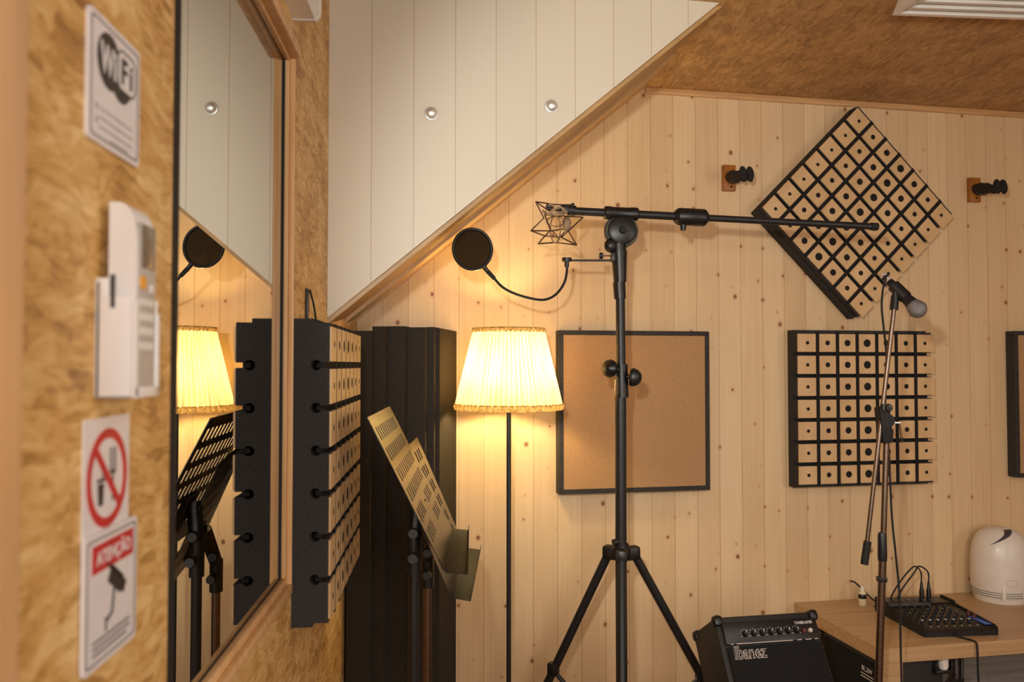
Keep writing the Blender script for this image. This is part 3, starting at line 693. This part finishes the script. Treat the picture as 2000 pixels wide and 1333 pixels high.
# pop filter on its gooseneck
YP = 2.62
pf = thing('pop_filter', 'round black pop filter on a bent gooseneck clamped to the boom stand', 'pop filter', X(1206, 508))
pc = onY(923, 487, YP); tilt = Matrix.Rotation(math.radians(-6), 3, 'X') @ Matrix.Rotation(math.radians(4), 3, 'Z'); RPF = tilt @ Matrix.Rotation(PI/2, 3, 'X')
R0 = .0635
q = MB(); q.tube([RPF @ V((R0*.955*math.cos(2*PI*k/56), R0*1.03*math.sin(2*PI*k/56), 0)) + pc for k in range(56)], .0052, 'black_plastic', 10, False, True); q.build('hoop', pf, True)
q = MB(); n = 48; vs = [pc]+[RPF @ V((R0*.95*math.cos(2*PI*k/n), R0*1.02*math.sin(2*PI*k/n), 0)) + pc for k in range(n)]
q.add(vs, [[0, 1+k, 1+(k+1) % n] for k in range(n)], 'nylon')
q.add([p+V((0, .004, 0)) for p in vs], [[0, 1+(k+1) % n, 1+k] for k in range(n)], 'nylon'); q.build('nylon_screen', pf, True, recalc=False)
G = lambda px_, py_, y: onY(px_, py_, y)
q = MB(); q.cyl(G(945, 521, YP), G(955, 534, YP), .008, 'black_plastic', 12, .0055); q.cyl(G(952, 530, YP), G(966, 545, YP+.002), .0075, 'black_rubber', 12, .0065); q.build('hoop_ferrule', pf, True)
q = MB(); q.tube(smooth_path([G(962, 540, 2.622), G(980, 560, 2.625), G(1003, 573, 2.63), G(1035, 583, 2.635), G(1063, 586, 2.64), G(1085, 576, 2.645), G(1101, 555, 2.648), G(1107, 532, 2.65), G(1107, 510, 2.65)], 6), .0042, 'black_rubber', 10); q.build('gooseneck', pf, True)
q = MB(); q.cyl(G(1107, 504, YS), G(1107, 511, YS), .016, 'black_plastic', 18); q.cyl(G(1107, 511, YS), G(1107, 522, YS), .0075, 'black_plastic', 14); q.build('neck_socket', pf, True)
q = MB(); q.cyl(G(1112, 509, YS-.004), G(1196, 509, YS-.004), .0034, 'black_metal', 10); q.build('clamp_rod', pf, True)
q = MB(); q.cyl(G(1178, 500, YS), G(1197, 500, YS), .0024, 'steel', 8); q.cyl(G(1170.5, 500, YS), G(1177, 500, YS), .0105, 'black_plastic', 14); q.build('clamp_screw', pf, True)
q = MB(); q.box(G(1197, 503, YS-.012), (.012, .034, .030), 'black_plastic', None, .003); q.build('clamp_jaw', pf, True)

# ------------------------------------------------------------------ chrome stand with the vocal microphone
YM = 2.42
Q = lambda px_, py_, y=YM: onY(px_, py_, y)
ms = thing('microphone_stand', 'slim chrome microphone stand with a short boom, in front of the desk', 'microphone stand', V((1.60, YM, 0)))
ctr = Q(1732, 828); low = Q(1716, 1333); dv = (low-ctr).normalized(); k_ = (ctr.z-.30)/-dv.z; foot = ctr+dv*k_
q = MB(); q.cyl(ctr, Q(1725, 1060), .0088, 'dim_chrome', 16); q.build('upper_tube', ms, True)
q = MB(); q.cyl(Q(1724, 1085), foot, .0112, 'dim_chrome', 16); q.build('lower_tube', ms, True)
q = MB(); q.lathe([(.0001, 0), (.0125, 0), (.0138, .012), (.0128, .076), (.0105, .084), (.0001, .084)], 'black_plastic', Q(1723.5, 1096), 18); q.build('height_grip', ms, True)
q = MB(); q.box(Q(1722, 1132), (.026, .022, .016), 'black_plastic', None, .003); q.build('cable_clip', ms, True)
for k in range(3):
    a = 2*PI*k/3+.25; e = V((math.cos(a), math.sin(a), 0)); fb_ = V((foot.x, foot.y, 0))
    q = MB(); q.cyl(fb_+V((0, 0, .31))+e*.012, fb_+V((0, 0, .012))+e*.27, .008, 'black_metal', 12); lg = q.build('leg', ms, True)
    q = MB(); q.cyl(fb_+e*.262+V((0, 0, .022)), fb_+e*.278, .012, 'black_rubber', 12); q.build('rubber_foot', lg, True)
q = MB(); q.cyl(foot+V((0, 0, .03)), foot+V((0, 0, -.04)), .021, 'black_plastic', 18); q.build('leg_hub', ms, True)
b0 = Q(1747, 596, YM-.02); b1 = Q(1690, 1090, YM-.02)
q = MB(); q.cyl(b0, b1, .0066, 'dim_chrome', 14); q.build('boom_tube', ms, True)
wd = (b1-b0).normalized(); q = MB(); q.cyl(Q(1694.5, 1058, YM-.02), Q(1688, 1103, YM-.02), .0112, 'black_rubber', 16); q.build('counterweight', ms, True)
q = MB(); q.box(Q(1726, 830, YM-.012), (.034, .040, .110), 'black_rubber', (0, -.10, 0), .007); q.cyl(Q(1733, 822, YM-.035), Q(1733, 822, YM+.02), .021, 'black_rubber', 20); q.cyl(Q(1735, 838), Q(1733, 862), .015, 'black_plastic', 14); q.build('boom_clamp', ms, True)
q = MB(); q.cyl(Q(1728, 790, YM-.02), Q(1727, 806, YM-.02), .0125, 'black_plastic', 14); q.cyl(Q(1730, 797, YM-.04), Q(1730, 797, YM-.012), .008, 'black_plastic', 12); q.lathe([(.0001, .008), (.010, .007), (.0125, 0), (.010, -.006), (.0001, -.007)], 'black_plastic', Q(1735.5, 797, YM-.044), 16, Matrix.Rotation(PI/2, 3, 'X')); q.build('friction_knob', ms, True)
q = MB(); q.cyl(Q(1742, 826), Q(1758, 826), .0035, 'chrome', 10); q.tube([Q(1756, 826), Q(1759, 840), Q(1761, 858)], .003, 'chrome', 8); q.cyl(Q(1761, 856), Q(1762, 863), .005, 'black_rubber', 8); q.build('t_handle', ms, True)
q = MB(); q.cyl(Q(1746, 605, YM-.02), Q(1748, 578, YM-.015), .0125, 'black_plastic', 16, .0115); 
cdir = (Q(1797, 607, YM-.05)-Q(1741, 552, YM+.01)).normalized()
cm = Q(1757, 570, YM-.016); RC = cdir.to_track_quat('Z', 'Y').to_matrix()
q.lathe([(.0165, -.026), (.019, -.026), (.0195, .026), (.0175, .026)], 'black_plastic', cm, 20, RC); q.box(Q(1749, 577, YM-.016), (.016, .020, .026), 'black_plastic', None, .004); q.build('mic_clip', ms, True)

mc = thing('microphone', 'handheld vocal microphone with a grey ball grille clipped to the chrome stand', 'microphone', Q(1757, 570, YM-.016))
q = MB(); q.lathe([(.0001, -.046), (.0105, -.046), (.0115, -.043), (.0128, -.03), (.0155, .018), (.0185, .046), (.0205, .052), (.0205, .056)], 'black_plastic', cm, 24, RC); q.build('handle', mc, True)
gc = cm+cdir*.076
q = MB(); q.lathe([(.0205, -.024), (.0252, -.012)]+[(.0268*math.cos(a), .0268*math.sin(a)*.95) for a in [k*PI/2/8 for k in range(0, 8)]]+[(.0001, .0255)], 'mic_grille', gc, 28, RC); q.build('ball_grille', mc, True)
q = MB(); q.lathe([(.0265, -.004), (.0278, -.003), (.0278, .003), (.0265, .004)], 'mic_grille', gc, 28, RC); q.build('grille_band', mc, True)

# lead of the vocal microphone: plug, loop, then down past the desk front
cb = thing('microphone_cable', 'thin black cable from the vocal microphone hanging down past the desk', 'cable', Q(1740, 1150))
pa = cm-cdir*.044
q = MB(); q.lathe([(.0001, -.032), (.0075, -.032), (.0108, -.026), (.0108, .002), (.0001, .002)], 'silver_print', pa, 18, RC); q.lathe([(.0110, -.020), (.0116, -.019), (.0116, -.013), (.0110, -.012)], 'black_rubber', pa, 18, RC); q.build('plug', cb, True)
pts = [pa-cdir*.030, Q(1730, 545, YM-.003), Q(1725, 562, YM-.0), Q(1722, 600, YM+.01), Q(1727, 650, YM+.02), Q(1731, 690, YM+.03), Q(1731, 730, YM+.035), Q(1729, 800, YM+.03), Q(1736, 880, YM+.012), Q(1739, 950, YM), Q(1742, 1010, YM-.005), Q(1749, 1080, YM-.01), Q(1756, 1150, YM-.01), Q(1758, 1200, YM-.01), Q(1759, 1260, YM-.01), Q(1761, 1333, YM-.01)]
end = pts[-1]; pts += [V((end.x, end.y-.01, .3)), V((end.x-.03, end.y-.04, .02)), V((end.x-.2, end.y-.1, .006))]
q = MB(); q.tube(smooth_path(pts, 6), .0031, 'black_rubber', 8); q.build('cord', cb, True)

# ------------------------------------------------------------------ guitar amplifier leaning back on its stand
YA = 2.45
A0 = onY(1391, 1206, YA); A1 = onY(1601, 1189, YA); WA = .330; HA = .34; DA = .20; tau = math.radians(32)
ac = (A0+A1)/2; ROT = Matrix.Rotation(AB, 3, 'Z') @ Matrix.Rotation(-tau, 3, 'X')       # local x right, y back, z up (leans back)
org = ac - ROT @ V((0, 0, HA))
AM = lambda x, y, z: ROT @ V((x, y, z)) + org
am = thing('guitar_amplifier', 'small black guitar amplifier leaning back, with silver script on its grille', 'amplifier', V((ac.x, ac.y, org.z)))
def abox(q, c, d, m, bev=0): q.box(AM(*c), d, m, ROT, bev)
q = MB(); abox(q, (0, DA/2+.006, HA/2), (WA, DA-.012, HA), 'tolex', .012); q.build('cabinet', am, True)
q = MB(); abox(q, (.0, .003, HA-.054), (WA-.030, .012, .062), 'black_plastic', .002); q.build('control_panel', am, True)
q = MB(); abox(q, (0, .003, (HA-.085)/2), (WA-.030, .012, HA-.100), 'grille_cloth', .003); q.build('speaker_grille', am, True)
for (x0, x1) in ((-.138, -.128), (-.120, .060), (.074, .088), (.100, .120), (.130, .142)):
    q = MB(); abox(q, ((x0+x1)/2, -.0032, HA-.085), (x1-x0, .0012, .0022), 'silver_print'); q.build('printed_rule', am, True)
for k in range(7):
    x = -.086+.0275*k
    q = MB(); R = ROT @ Matrix.Rotation(PI/2, 3, 'X'); q.lathe([(.0001, .014), (.0075, .014), (.009, .004), (.0095, 0)], 'black_plastic', AM(x, -.003, HA-.058), 14, R); q.box(AM(x, -.017, HA-.054), (.0018, .002, .008), 'white_print', ROT); kn = q.build('knob', am, True)
    q = MB()
    for j in range(7):
        a = math.radians(-120+40*j); q.box(AM(x+.013*math.sin(a), -.0032, HA-.058+.013*math.cos(a)), (.0022, .001, .0022), 'white_print', ROT)
    q.build('dial_marks', am, True)
for k in range(2):
    q = MB(); R = ROT @ Matrix.Rotation(PI/2, 3, 'X'); q.lathe([(.0001, .006), (.006, .006), (.007, 0)], 'silver_print' if k else 'red_knob', AM(.103+.020*k, -.003, HA-.060), 12, R); q.build('jack', am, True)
ae = bpy.data.objects.new('lettering_frame', None)
def amp_text(body, size, m, x, z, off, width, grow, shear, nm='lettering'):
    o = text_obj(body, size, m, nm, am, (x, off, z), width, .0006, grow, shear)
    inv = am.matrix_basis.inverted()
    for v in o.data.vertices: v.co = inv @ AM(*v.co)
    return o
amp_text('Ibanez', .050, 'silver_print', -.083, HA-.110, -.0038, .104, .0016, .12)
amp_text('Ibanez', .050, 'black_plastic', -.083, HA-.110, -.0046, .102, -.0003, .12)
amp_text('TONEBLASTER', .011, 'white_print', .108, HA-.036, -.0042, .058, .0002, 0)
for sx in (-1, 1):
    for (y, z) in ((.018, HA-.012), (DA-.016, HA-.012), (.018, .012), (DA-.016, .012)):
        q = MB(); abox(q, (sx*(WA/2-.010), y, z), (.030, .036, .034), 'black_plastic', .012); q.build('corner_cap', am, True)
q = MB(); q.tube([AM(-.07, DA/2, HA-.002), AM(-.06, DA/2, HA+.012), AM(.06, DA/2, HA+.012), AM(.07, DA/2, HA-.002)], .007, 'black_rubber', 8); q.build('carry_handle', am, True)
as_ = thing('amplifier_stand', 'black tube stand under the leaning guitar amplifier', 'stand', V((ac.x, ac.y, 0)))
for sx in (-1, 1):
    p_f = AM(sx*.11, -.01, -.010); p_b = AM(sx*.11, DA+.004, -.010); p_t = AM(sx*.11, DA+.012, HA*.62)
    q = MB(); q.tube([AM(sx*.11, -.016, .03), p_f, AM(sx*.11, DA+.012, -.010), p_t], .009, 'black_metal', 12); q.build('cradle_rail', as_, True)
    q = MB(); q.cyl(p_f, V((p_f.x, p_f.y+.16, .009)), .009, 'black_metal', 12); q.build('leg', as_, True)
    q = MB(); q.cyl(AM(sx*.11, DA*.75, -.012), V((p_f.x, p_f.y-.06, .009)), .009, 'black_metal', 12); q.build('leg', as_, True)
q = MB(); a_ = AM(-.11, DA*.5, -.011); c_ = AM(.11, DA*.5, -.011); q.cyl(a_, c_, .008, 'black_metal', 10); q.build('cross_bar', as_, True)

# ------------------------------------------------------------------ desk and what is on and under it
DZ = .70; DU0 = 1.668; DU1 = 3.30; DD = .540
dk = thing('desk', 'pale wood laminate desk against the pine wall at the right', 'desk', BW(DU0, 0, 0), AB)
WID = DU1-DU0
q = MB(); q.box((WID/2, -DD/2-.004, DZ-.024), (WID, DD, .048), 'desk', None, .0015, 1); q.build('desktop', dk)
for x in (.038, WID-.038):
    q = MB(); q.box((x, -DD+.012, (DZ-.048)/2), (.076, .030, DZ-.048), 'desk', None, .0012, 1); q.build('leg_panel', dk)
    q = MB(); q.box((x, -.020, (DZ-.048)/2), (.076, .030, DZ-.048), 'desk', None, .0012, 1); q.build('leg_panel', dk)
q = MB(); q.box((WID/2, -.045, .44), (WID-.16, .016, .42), 'grey_board'); q.build('back_panel', dk)
q = MB(); q.box((WID/2, -.27, .30), (WID-.08, .44, .020), 'grey_board'); q.build('lower_shelf', dk)

bk = thing('equipment_case', 'black equipment case with small white lettering under the left end of the desk', 'equipment', BW(DU0+.012, .33, .311), AB)
q = MB(); q.box((.13, .0, .166), (.24, .33, .330), 'tolex', None, .006); q.build('case_body', bk)
q = MB(); q.box((.008, .0, .166), (.006, .30, .300), 'grille_cloth', None, .001); q.build('side_grille', bk)
ltr = text_obj('BL.2W', .022, 'white_print', 'lettering', bk, (0, 0, 0), .058, .0006, .0003)
for v in ltr.data.vertices: x, y, z = v.co; v.co = V((.0046+y, .108*-1-x*-1+.0, .284+z)) if False else V((.0045+y, -.108-x, .284+z))
q = MB(); q.box((.0045, -.108, .266), (.0012, .070, .003), 'white_print'); q.box((.0045, -.108, .256), (.0012, .070, .003), 'white_print'); q.build('printed_lines', bk)

gr = thing('equipment_case', 'black equipment box with a round grey dial in the opening under the desk', 'equipment', BW(DU0+.30, .25, .311), AB)
q = MB(); q.box((.045, 0, .150), (.15, .30, .300), 'black_plastic', None, .005); q.build('case_body', gr)
q = MB(); R = Matrix.Rotation(PI/2, 3, 'X'); q.lathe([(.0001, .010), (.036, .010), (.042, .004), (.042, 0)], 'gear_grey', (.015, -.150, .245), 24, R); q.build('dial', gr)
q = MB(); q.box((.085, -.152, .25), (.012, .006, .07), 'gear_grey', None, .001); q.box((.108, -.152, .25), (.006, .006, .07), 'gear_grey', None, .001); q.build('trim_strip', gr)
# white plug on a dark hanger beneath the desk front
wp = thing('plug_adapter', 'small white plug held in a black clip under the desk front', 'plug', BW(1.925, .50, .60), AB)
q = MB(); q.lathe([(.0001, -.022), (.013, -.022), (.0165, -.012), (.0165, .022), (.014, .026), (.0001, .026)], 'white_satin', (0, 0, .026), 18); q.build('plug_body', wp)
q = MB(); q.box((-.004, 0, -.001), (.070, .034, .012), 'black_plastic', None, .003); q.box((-.030, .005, .012), (.010, .026, .034), 'black_plastic', None, .003); q.box((.030, .005, .010), (.012, .026, .030), 'black_plastic', None, .003); q.box((.006, .010, .046), (.05, .02, .012), 'black_plastic', None, .003); q.build('clip', wp)

# mixing console
mu = V(BW(2.027, .325, DZ)); mxr = thing('mixing_console', 'small black mixing console with rows of knobs on the desk', 'mixer', mu, AB+math.radians(-5))
MWd, MDp = .258, .31
body = [(-MDp/2, .0), (-MDp/2, .020), (-MDp/2+.012, .026), (MDp/2-.085, .038), (MDp/2-.075, .046), (MDp/2, .046), (MDp/2, 0)]
q = MB(); q.prism(body, -MWd/2, MWd/2, 'black_plastic', 'yzx'); q.build('console_body', mxr)
sl_ = (.038-.026)/(MDp-.097); top_z = lambda y: .026+(y+MDp/2-.012)*sl_
for sx in (-1, 1):
    q = MB(); q.prism([(a, h+.006 if h > 0 else 0) for (a, h) in body], sx*MWd/2-.004, sx*MWd/2+.004, 'black_rubber', 'yzx'); q.build('end_cheek', mxr)
for i in range(7):
    x = -.106+.0285*i
    for j in range(5):
        y = -.100+.034*j; z = top_z(y)
        q = MB(); q.lathe([(.0058, 0), (.0052, .011), (.0038, .012), (.0001, .012)], 'black_rubber', (x, y, z), 10)
        if j == 0: q.box((x, y, z+.0125), (.008, .008, .002), 'white_print', None, .0005)
        elif (i+j) % 2 == 0: q.box((x, y, z+.0123), (.0015, .006, .001), 'white_print')
        q.build('knob', mxr)
    q = MB(); q.lathe([(.011, 0), (.011, .003), (.007, .003), (.006, -.001), (.0001, -.001)], 'gear_grey', (x, MDp/2-.036, .046), 16); q.build('input_socket', mxr)
    q = MB(); q.box((x+.012, -.128, top_z(-.128)+.0006), (.003, .010, .001), 'white_print'); q.build('printed_mark', mxr)
q = MB(); q.box((.113, -.070, top_z(-.070)+.0008), (.028, .130, .0016), 'blue_print'); q.build('blue_strip', mxr)
for y in (-.06, -.03):
    q = MB(); q.lathe([(.007, 0), (.006, .013), (.0001, .014)], 'red_knob', (.112, y, top_z(y)), 12); q.build('master_knob', mxr)
q = MB(); q.box((-.05, MDp/2-.088, .044), (.16, .004, .010), 'gear_grey', (.5, 0, 0), .001); q.build('socket_bezel', mxr)

RM = Matrix.Rotation(AB+math.radians(-5), 3, 'Z')
def jack(label, lx, bend):
    o = thing('jack_lead', label, 'cable', mu+RM @ V((lx, MDp/2-.036, .047)), AB+math.radians(-5), 'jack leads on the mixer')
    q = MB(); q.lathe([(.0001, .0), (.0085, .0), (.0088, .030), (.0062, .042), (.0042, .064), (.0001, .064)], 'black_plastic', (0, 0, 0), 16); q.build('plug', o)
    q = MB(); q.tube(smooth_path([(0, 0, .062), (.0, .004, .10), (-.012-bend, .010, .120), (-.045, .018, .095), (-.085, .024, .040), (-.105, .028, .0), (-.115, .040, -.055)], 6), .0028, 'black_rubber', 8); q.build('cord', o)
jack('left black jack lead arching from the top of the mixer', .030, .006); jack('right black jack lead arching from the top of the mixer', .058, .018)
pc_ = thing('power_cable', 'black cable running out from under the mixer over the desk front', 'cable', BW(2.05, .47, DZ))
q = MB(); q.tube(smooth_path([BW(1.985, .44, DZ+.004), BW(1.99, .485, DZ+.004), BW(2.005, .52, DZ+.004), BW(2.010, .547, DZ+.003), BW(2.012, .553, DZ-.02), BW(2.012, .556, .58), BW(2.02, .57, .40), BW(2.06, .60, .05), BW(2.0, .66, .006)], 6), .0034, 'black_rubber', 8); q.build('cord', pc_, True)
sc_ = thing('coiled_lead', 'short black lead on the desk behind the mixer', 'cable', BW(1.93, .09, DZ))
q = MB(); q.tube(smooth_path([BW(1.895, .02, DZ+.075), BW(1.91, .03, DZ+.072), BW(1.935, .045, DZ+.045), BW(1.965, .07, DZ+.010), BW(1.985, .10, DZ+.004), BW(1.93, .125, DZ+.004)], 6), .003, 'black_rubber', 8); q.build('cord', sc_, True)
bt = thing('glue_bottle', 'tiny cream bottle with a black band behind the left end of the mixer', 'bottle', BW(1.905, .085, DZ))
q = MB(); q.lathe([(.0001, 0), (.013, 0), (.0145, .004), (.0145, .046), (.011, .054), (.0001, .054)], 'cream', (0, 0, 0), 18); q.build('bottle_body', bt)
q = MB(); q.lathe([(.0147, .026), (.0152, .027), (.0152, .042), (.0147, .043)], 'black_plastic', (0, 0, 0), 18); q.build('band', bt)
q = MB(); q.lathe([(.008, .054), (.0075, .066), (.003, .072), (.0001, .072)], 'white_satin', (0, 0, 0), 16); q.build('cap', bt)

# white rounded air purifier / dehumidifier
pu = thing('dehumidifier', 'white rounded dehumidifier with a dark top notch at the back right of the desk', 'appliance', BW(2.490, .110, DZ), AB)
RR = .106
DH = .014
prof = [(.098, .006), (.103, .010), (.104, .034), (.1062, .040), (.1065, .10), (.105, .16), (.101, .195), (.092, .225), (.076, .250), (.052, .266), (.024, .273), (.0001, .274)]
prof = [(r_, z_+DH) for (r_, z_) in prof]
q = MB(); q.lathe(prof, 'white_satin', (0, 0, 0), 48, None, None, False, (1.0, .95, .98)); q.build('shell', pu)
for z in (.012+DH, .020+DH, .028+DH):
    q = MB(); q.lathe([(.1038, z), (.1052, z+.0012), (.1038, z+.0024)], 'slot', (0, 0, 0), 48, None, None, False, (1, .95, 1)); q.build('vent_slit', pu)
q = MB(); q.lathe([(.0001, 0), (.094, 0), (.099, .007+DH), (.0001, .007+DH)], 'white_satin', (0, 0, 0), 40, None, None, False, (1, .95, 1)); q.build('foot_ring', pu)
# dark wedge notch in the dome, following its surface
def dome(an, z):
    for (r0, z0), (r1, z1) in zip(prof, prof[1:]):
        if z0 <= z <= z1: 
            t_ = (z-z0)/(z1-z0); r = r0+(r1-r0)*t_; return r
    return .0
q = MB(); vs = []; n = 14
for k in range(n+1):
    u_ = k/n; zc = .214+DH+.054*u_; an = math.radians(-148+56*u_); hw = .001+.016*u_
    r = dome(0, zc)+.0016; zz = zc*.98+.0012
    for s_ in (-1, 1):
        a2 = an+s_*hw/max(r, .03); vs.append((r*math.cos(a2), r*math.sin(a2)*.95, zz))
q.add(vs, [[2*k, 2*k+1, 2*k+3, 2*k+2] for k in range(n)], 'slot'); q.build('top_notch', pu, sharp=180)
q = MB(); R = Matrix.Rotation(PI/2, 3, 'X')
ring_prism(q, rrect(.040, .026, .010), rrect(.034, .020, .007), -.003, .004, 'grey_plastic'); 
o_ = q
for i in range(len(q.v)): 
    x, y, z = q.v[i]; a2 = math.radians(-106)+x/.105; r = .1045-y; q.v[i] = V((r*math.cos(a2), r*math.sin(a2)*.95, z+.070+DH))
q.build('badge', pu)
q = MB(); a2 = math.radians(-123); q.box((.103*math.cos(a2), .098*math.sin(a2), .036+DH/2), (.014, .012, .056), 'white_satin', (0, 0, a2+PI/2), .004); q.build('latch_tab', pu)
q = MB(); a2 = math.radians(-80); q.box((.103*math.cos(a2), .098*math.sin(a2), .020+DH), (.006, .006, .022), 'white_satin', (0, 0, a2+PI/2), .001); q.build('latch_tab', pu)

# ceiling diffuser grille
vz = CEIL
cv = thing('ceiling_vent', 'white stepped ceiling vent at the top right', 'vent', BW(2.0, .0, CEIL))
c0 = onY(1745, 28, 2.30); 
VX0 = 1.585; VYF = 2.255; VW = .60; VD = .60
for k in range(5):
    ins = .022*k; z0 = vz-.050+.010*k if False else vz-.012-.0085*(4-k)
    w0 = VW-2*(.022*(k)); 
    q = MB(); oc = [(VX0+ins, VYF-ins), (VX0+VW-ins, VYF-ins), (VX0+VW-ins, VYF-VD+ins), (VX0+ins, VYF-VD+ins)]
    hgt = .050-.0085*k
    ins2 = ins+.014
    ic = [(VX0+ins2, VYF-ins2), (VX0+VW-ins2, VYF-ins2), (VX0+VW-ins2, VYF-VD+ins2), (VX0+ins2, VYF-VD+ins2)]
    vs = [(x, y, vz-.004) for (x, y) in ic]+[(x, y, vz-hgt) for (x, y) in oc]+[(x, y, vz-hgt-.004) for (x, y) in oc]+[(x, y, vz-hgt-.004) for (x, y) in ic]
    fs = []
    for a_ in range(3):
        for i in range(4):
            j = (i+1) % 4; fs.append([a_*4+i, a_*4+j, (a_+1)*4+j, (a_+1)*4+i])
    q.add(vs, fs, 'white_satin'); q.build('vent_blade', cv, True)
q = MB(); q.box((VX0+VW/2, VYF-VD/2, vz-.009), (VW-.25, VD-.25, .014), 'white_satin', None, .004); q.build('centre_plate', cv, True)

# ------------------------------------------------------------------ lights
def area(name, loc, target, size, power, color, sy=None):
    l = bpy.data.lights.new(name, 'AREA'); l.energy = power; l.color = color; l.size = size
    if sy: l.shape = 'RECTANGLE'; l.size_y = sy
    o = bpy.data.objects.new(name, l); COL.objects.link(o); o.location = loc
    o.rotation_euler = (V(target)-V(loc)).to_track_quat('-Z', 'Y').to_euler(); return o
area('rear_fill', (.95, -1.35, 1.75), (1.1, 3, 1.6), 1.3, 36, (1, .965, .90), 1.2)  # added unseen fill behind the camera; the rear wall has no window
area('side_fill', (3.5, -.2, 1.7), (0, 1.0, 1.6), 1.4, 30, (1, .965, .90), 1.3)  # fill added at the right to brighten the left wall, not a window
area('ceiling_fill', (1.7, .3, 2.62), (1.7, .3, 0), 1.2, 14, (1, .955, .88))  # overhead fill added for the general level, without any fixture
sp = bpy.data.lights.new('key_spot', 'SPOT'); sp.energy = 105; sp.color = (1, .965, .90); sp.spot_size = math.radians(62); sp.spot_blend = .6; sp.shadow_soft_size = .035  # bodiless key added beside the camera for wall shadows; cone avoids left wall
so = bpy.data.objects.new('key_spot', sp); COL.objects.link(so); so.location = (.18, .12, 1.92); so.rotation_euler = (V((1.45, 3, 1.85))-V((.18, .12, 1.92))).to_track_quat('-Z', 'Y').to_euler()
w = bpy.data.worlds.new('World'); scene.world = w; w.use_nodes = True
w.node_tree.nodes['Background'].inputs[0].default_value = (1, .93, .84, 1); w.node_tree.nodes['Background'].inputs[1].default_value = .12

# ------------------------------------------------------------------ camera
cd = bpy.data.cameras.new('camera'); co_ = bpy.data.objects.new('camera', cd); COL.objects.link(co_)
co_.location = CAM; R = Matrix((cr, cu, -cf)).transposed(); co_.rotation_euler = R.to_euler()
cd.sensor_width = 36; cd.lens = FPX/2000*36; cd.clip_start = .02
cd.dof.use_dof = True; cd.dof.focus_distance = 2.75; cd.dof.aperture_fstop = 4.5
scene.camera = co_
scene.view_settings.view_transform = 'Standard'; scene.view_settings.look = 'None'
scene.view_settings.exposure = -.10; scene.view_settings.gamma = 1; scene.view_settings.use_curve_mapping = False
scene.cycles.use_denoising = True
scene.cycles.max_bounces = 8
scene.cycles.caustics_reflective = False; scene.cycles.caustics_refractive = False
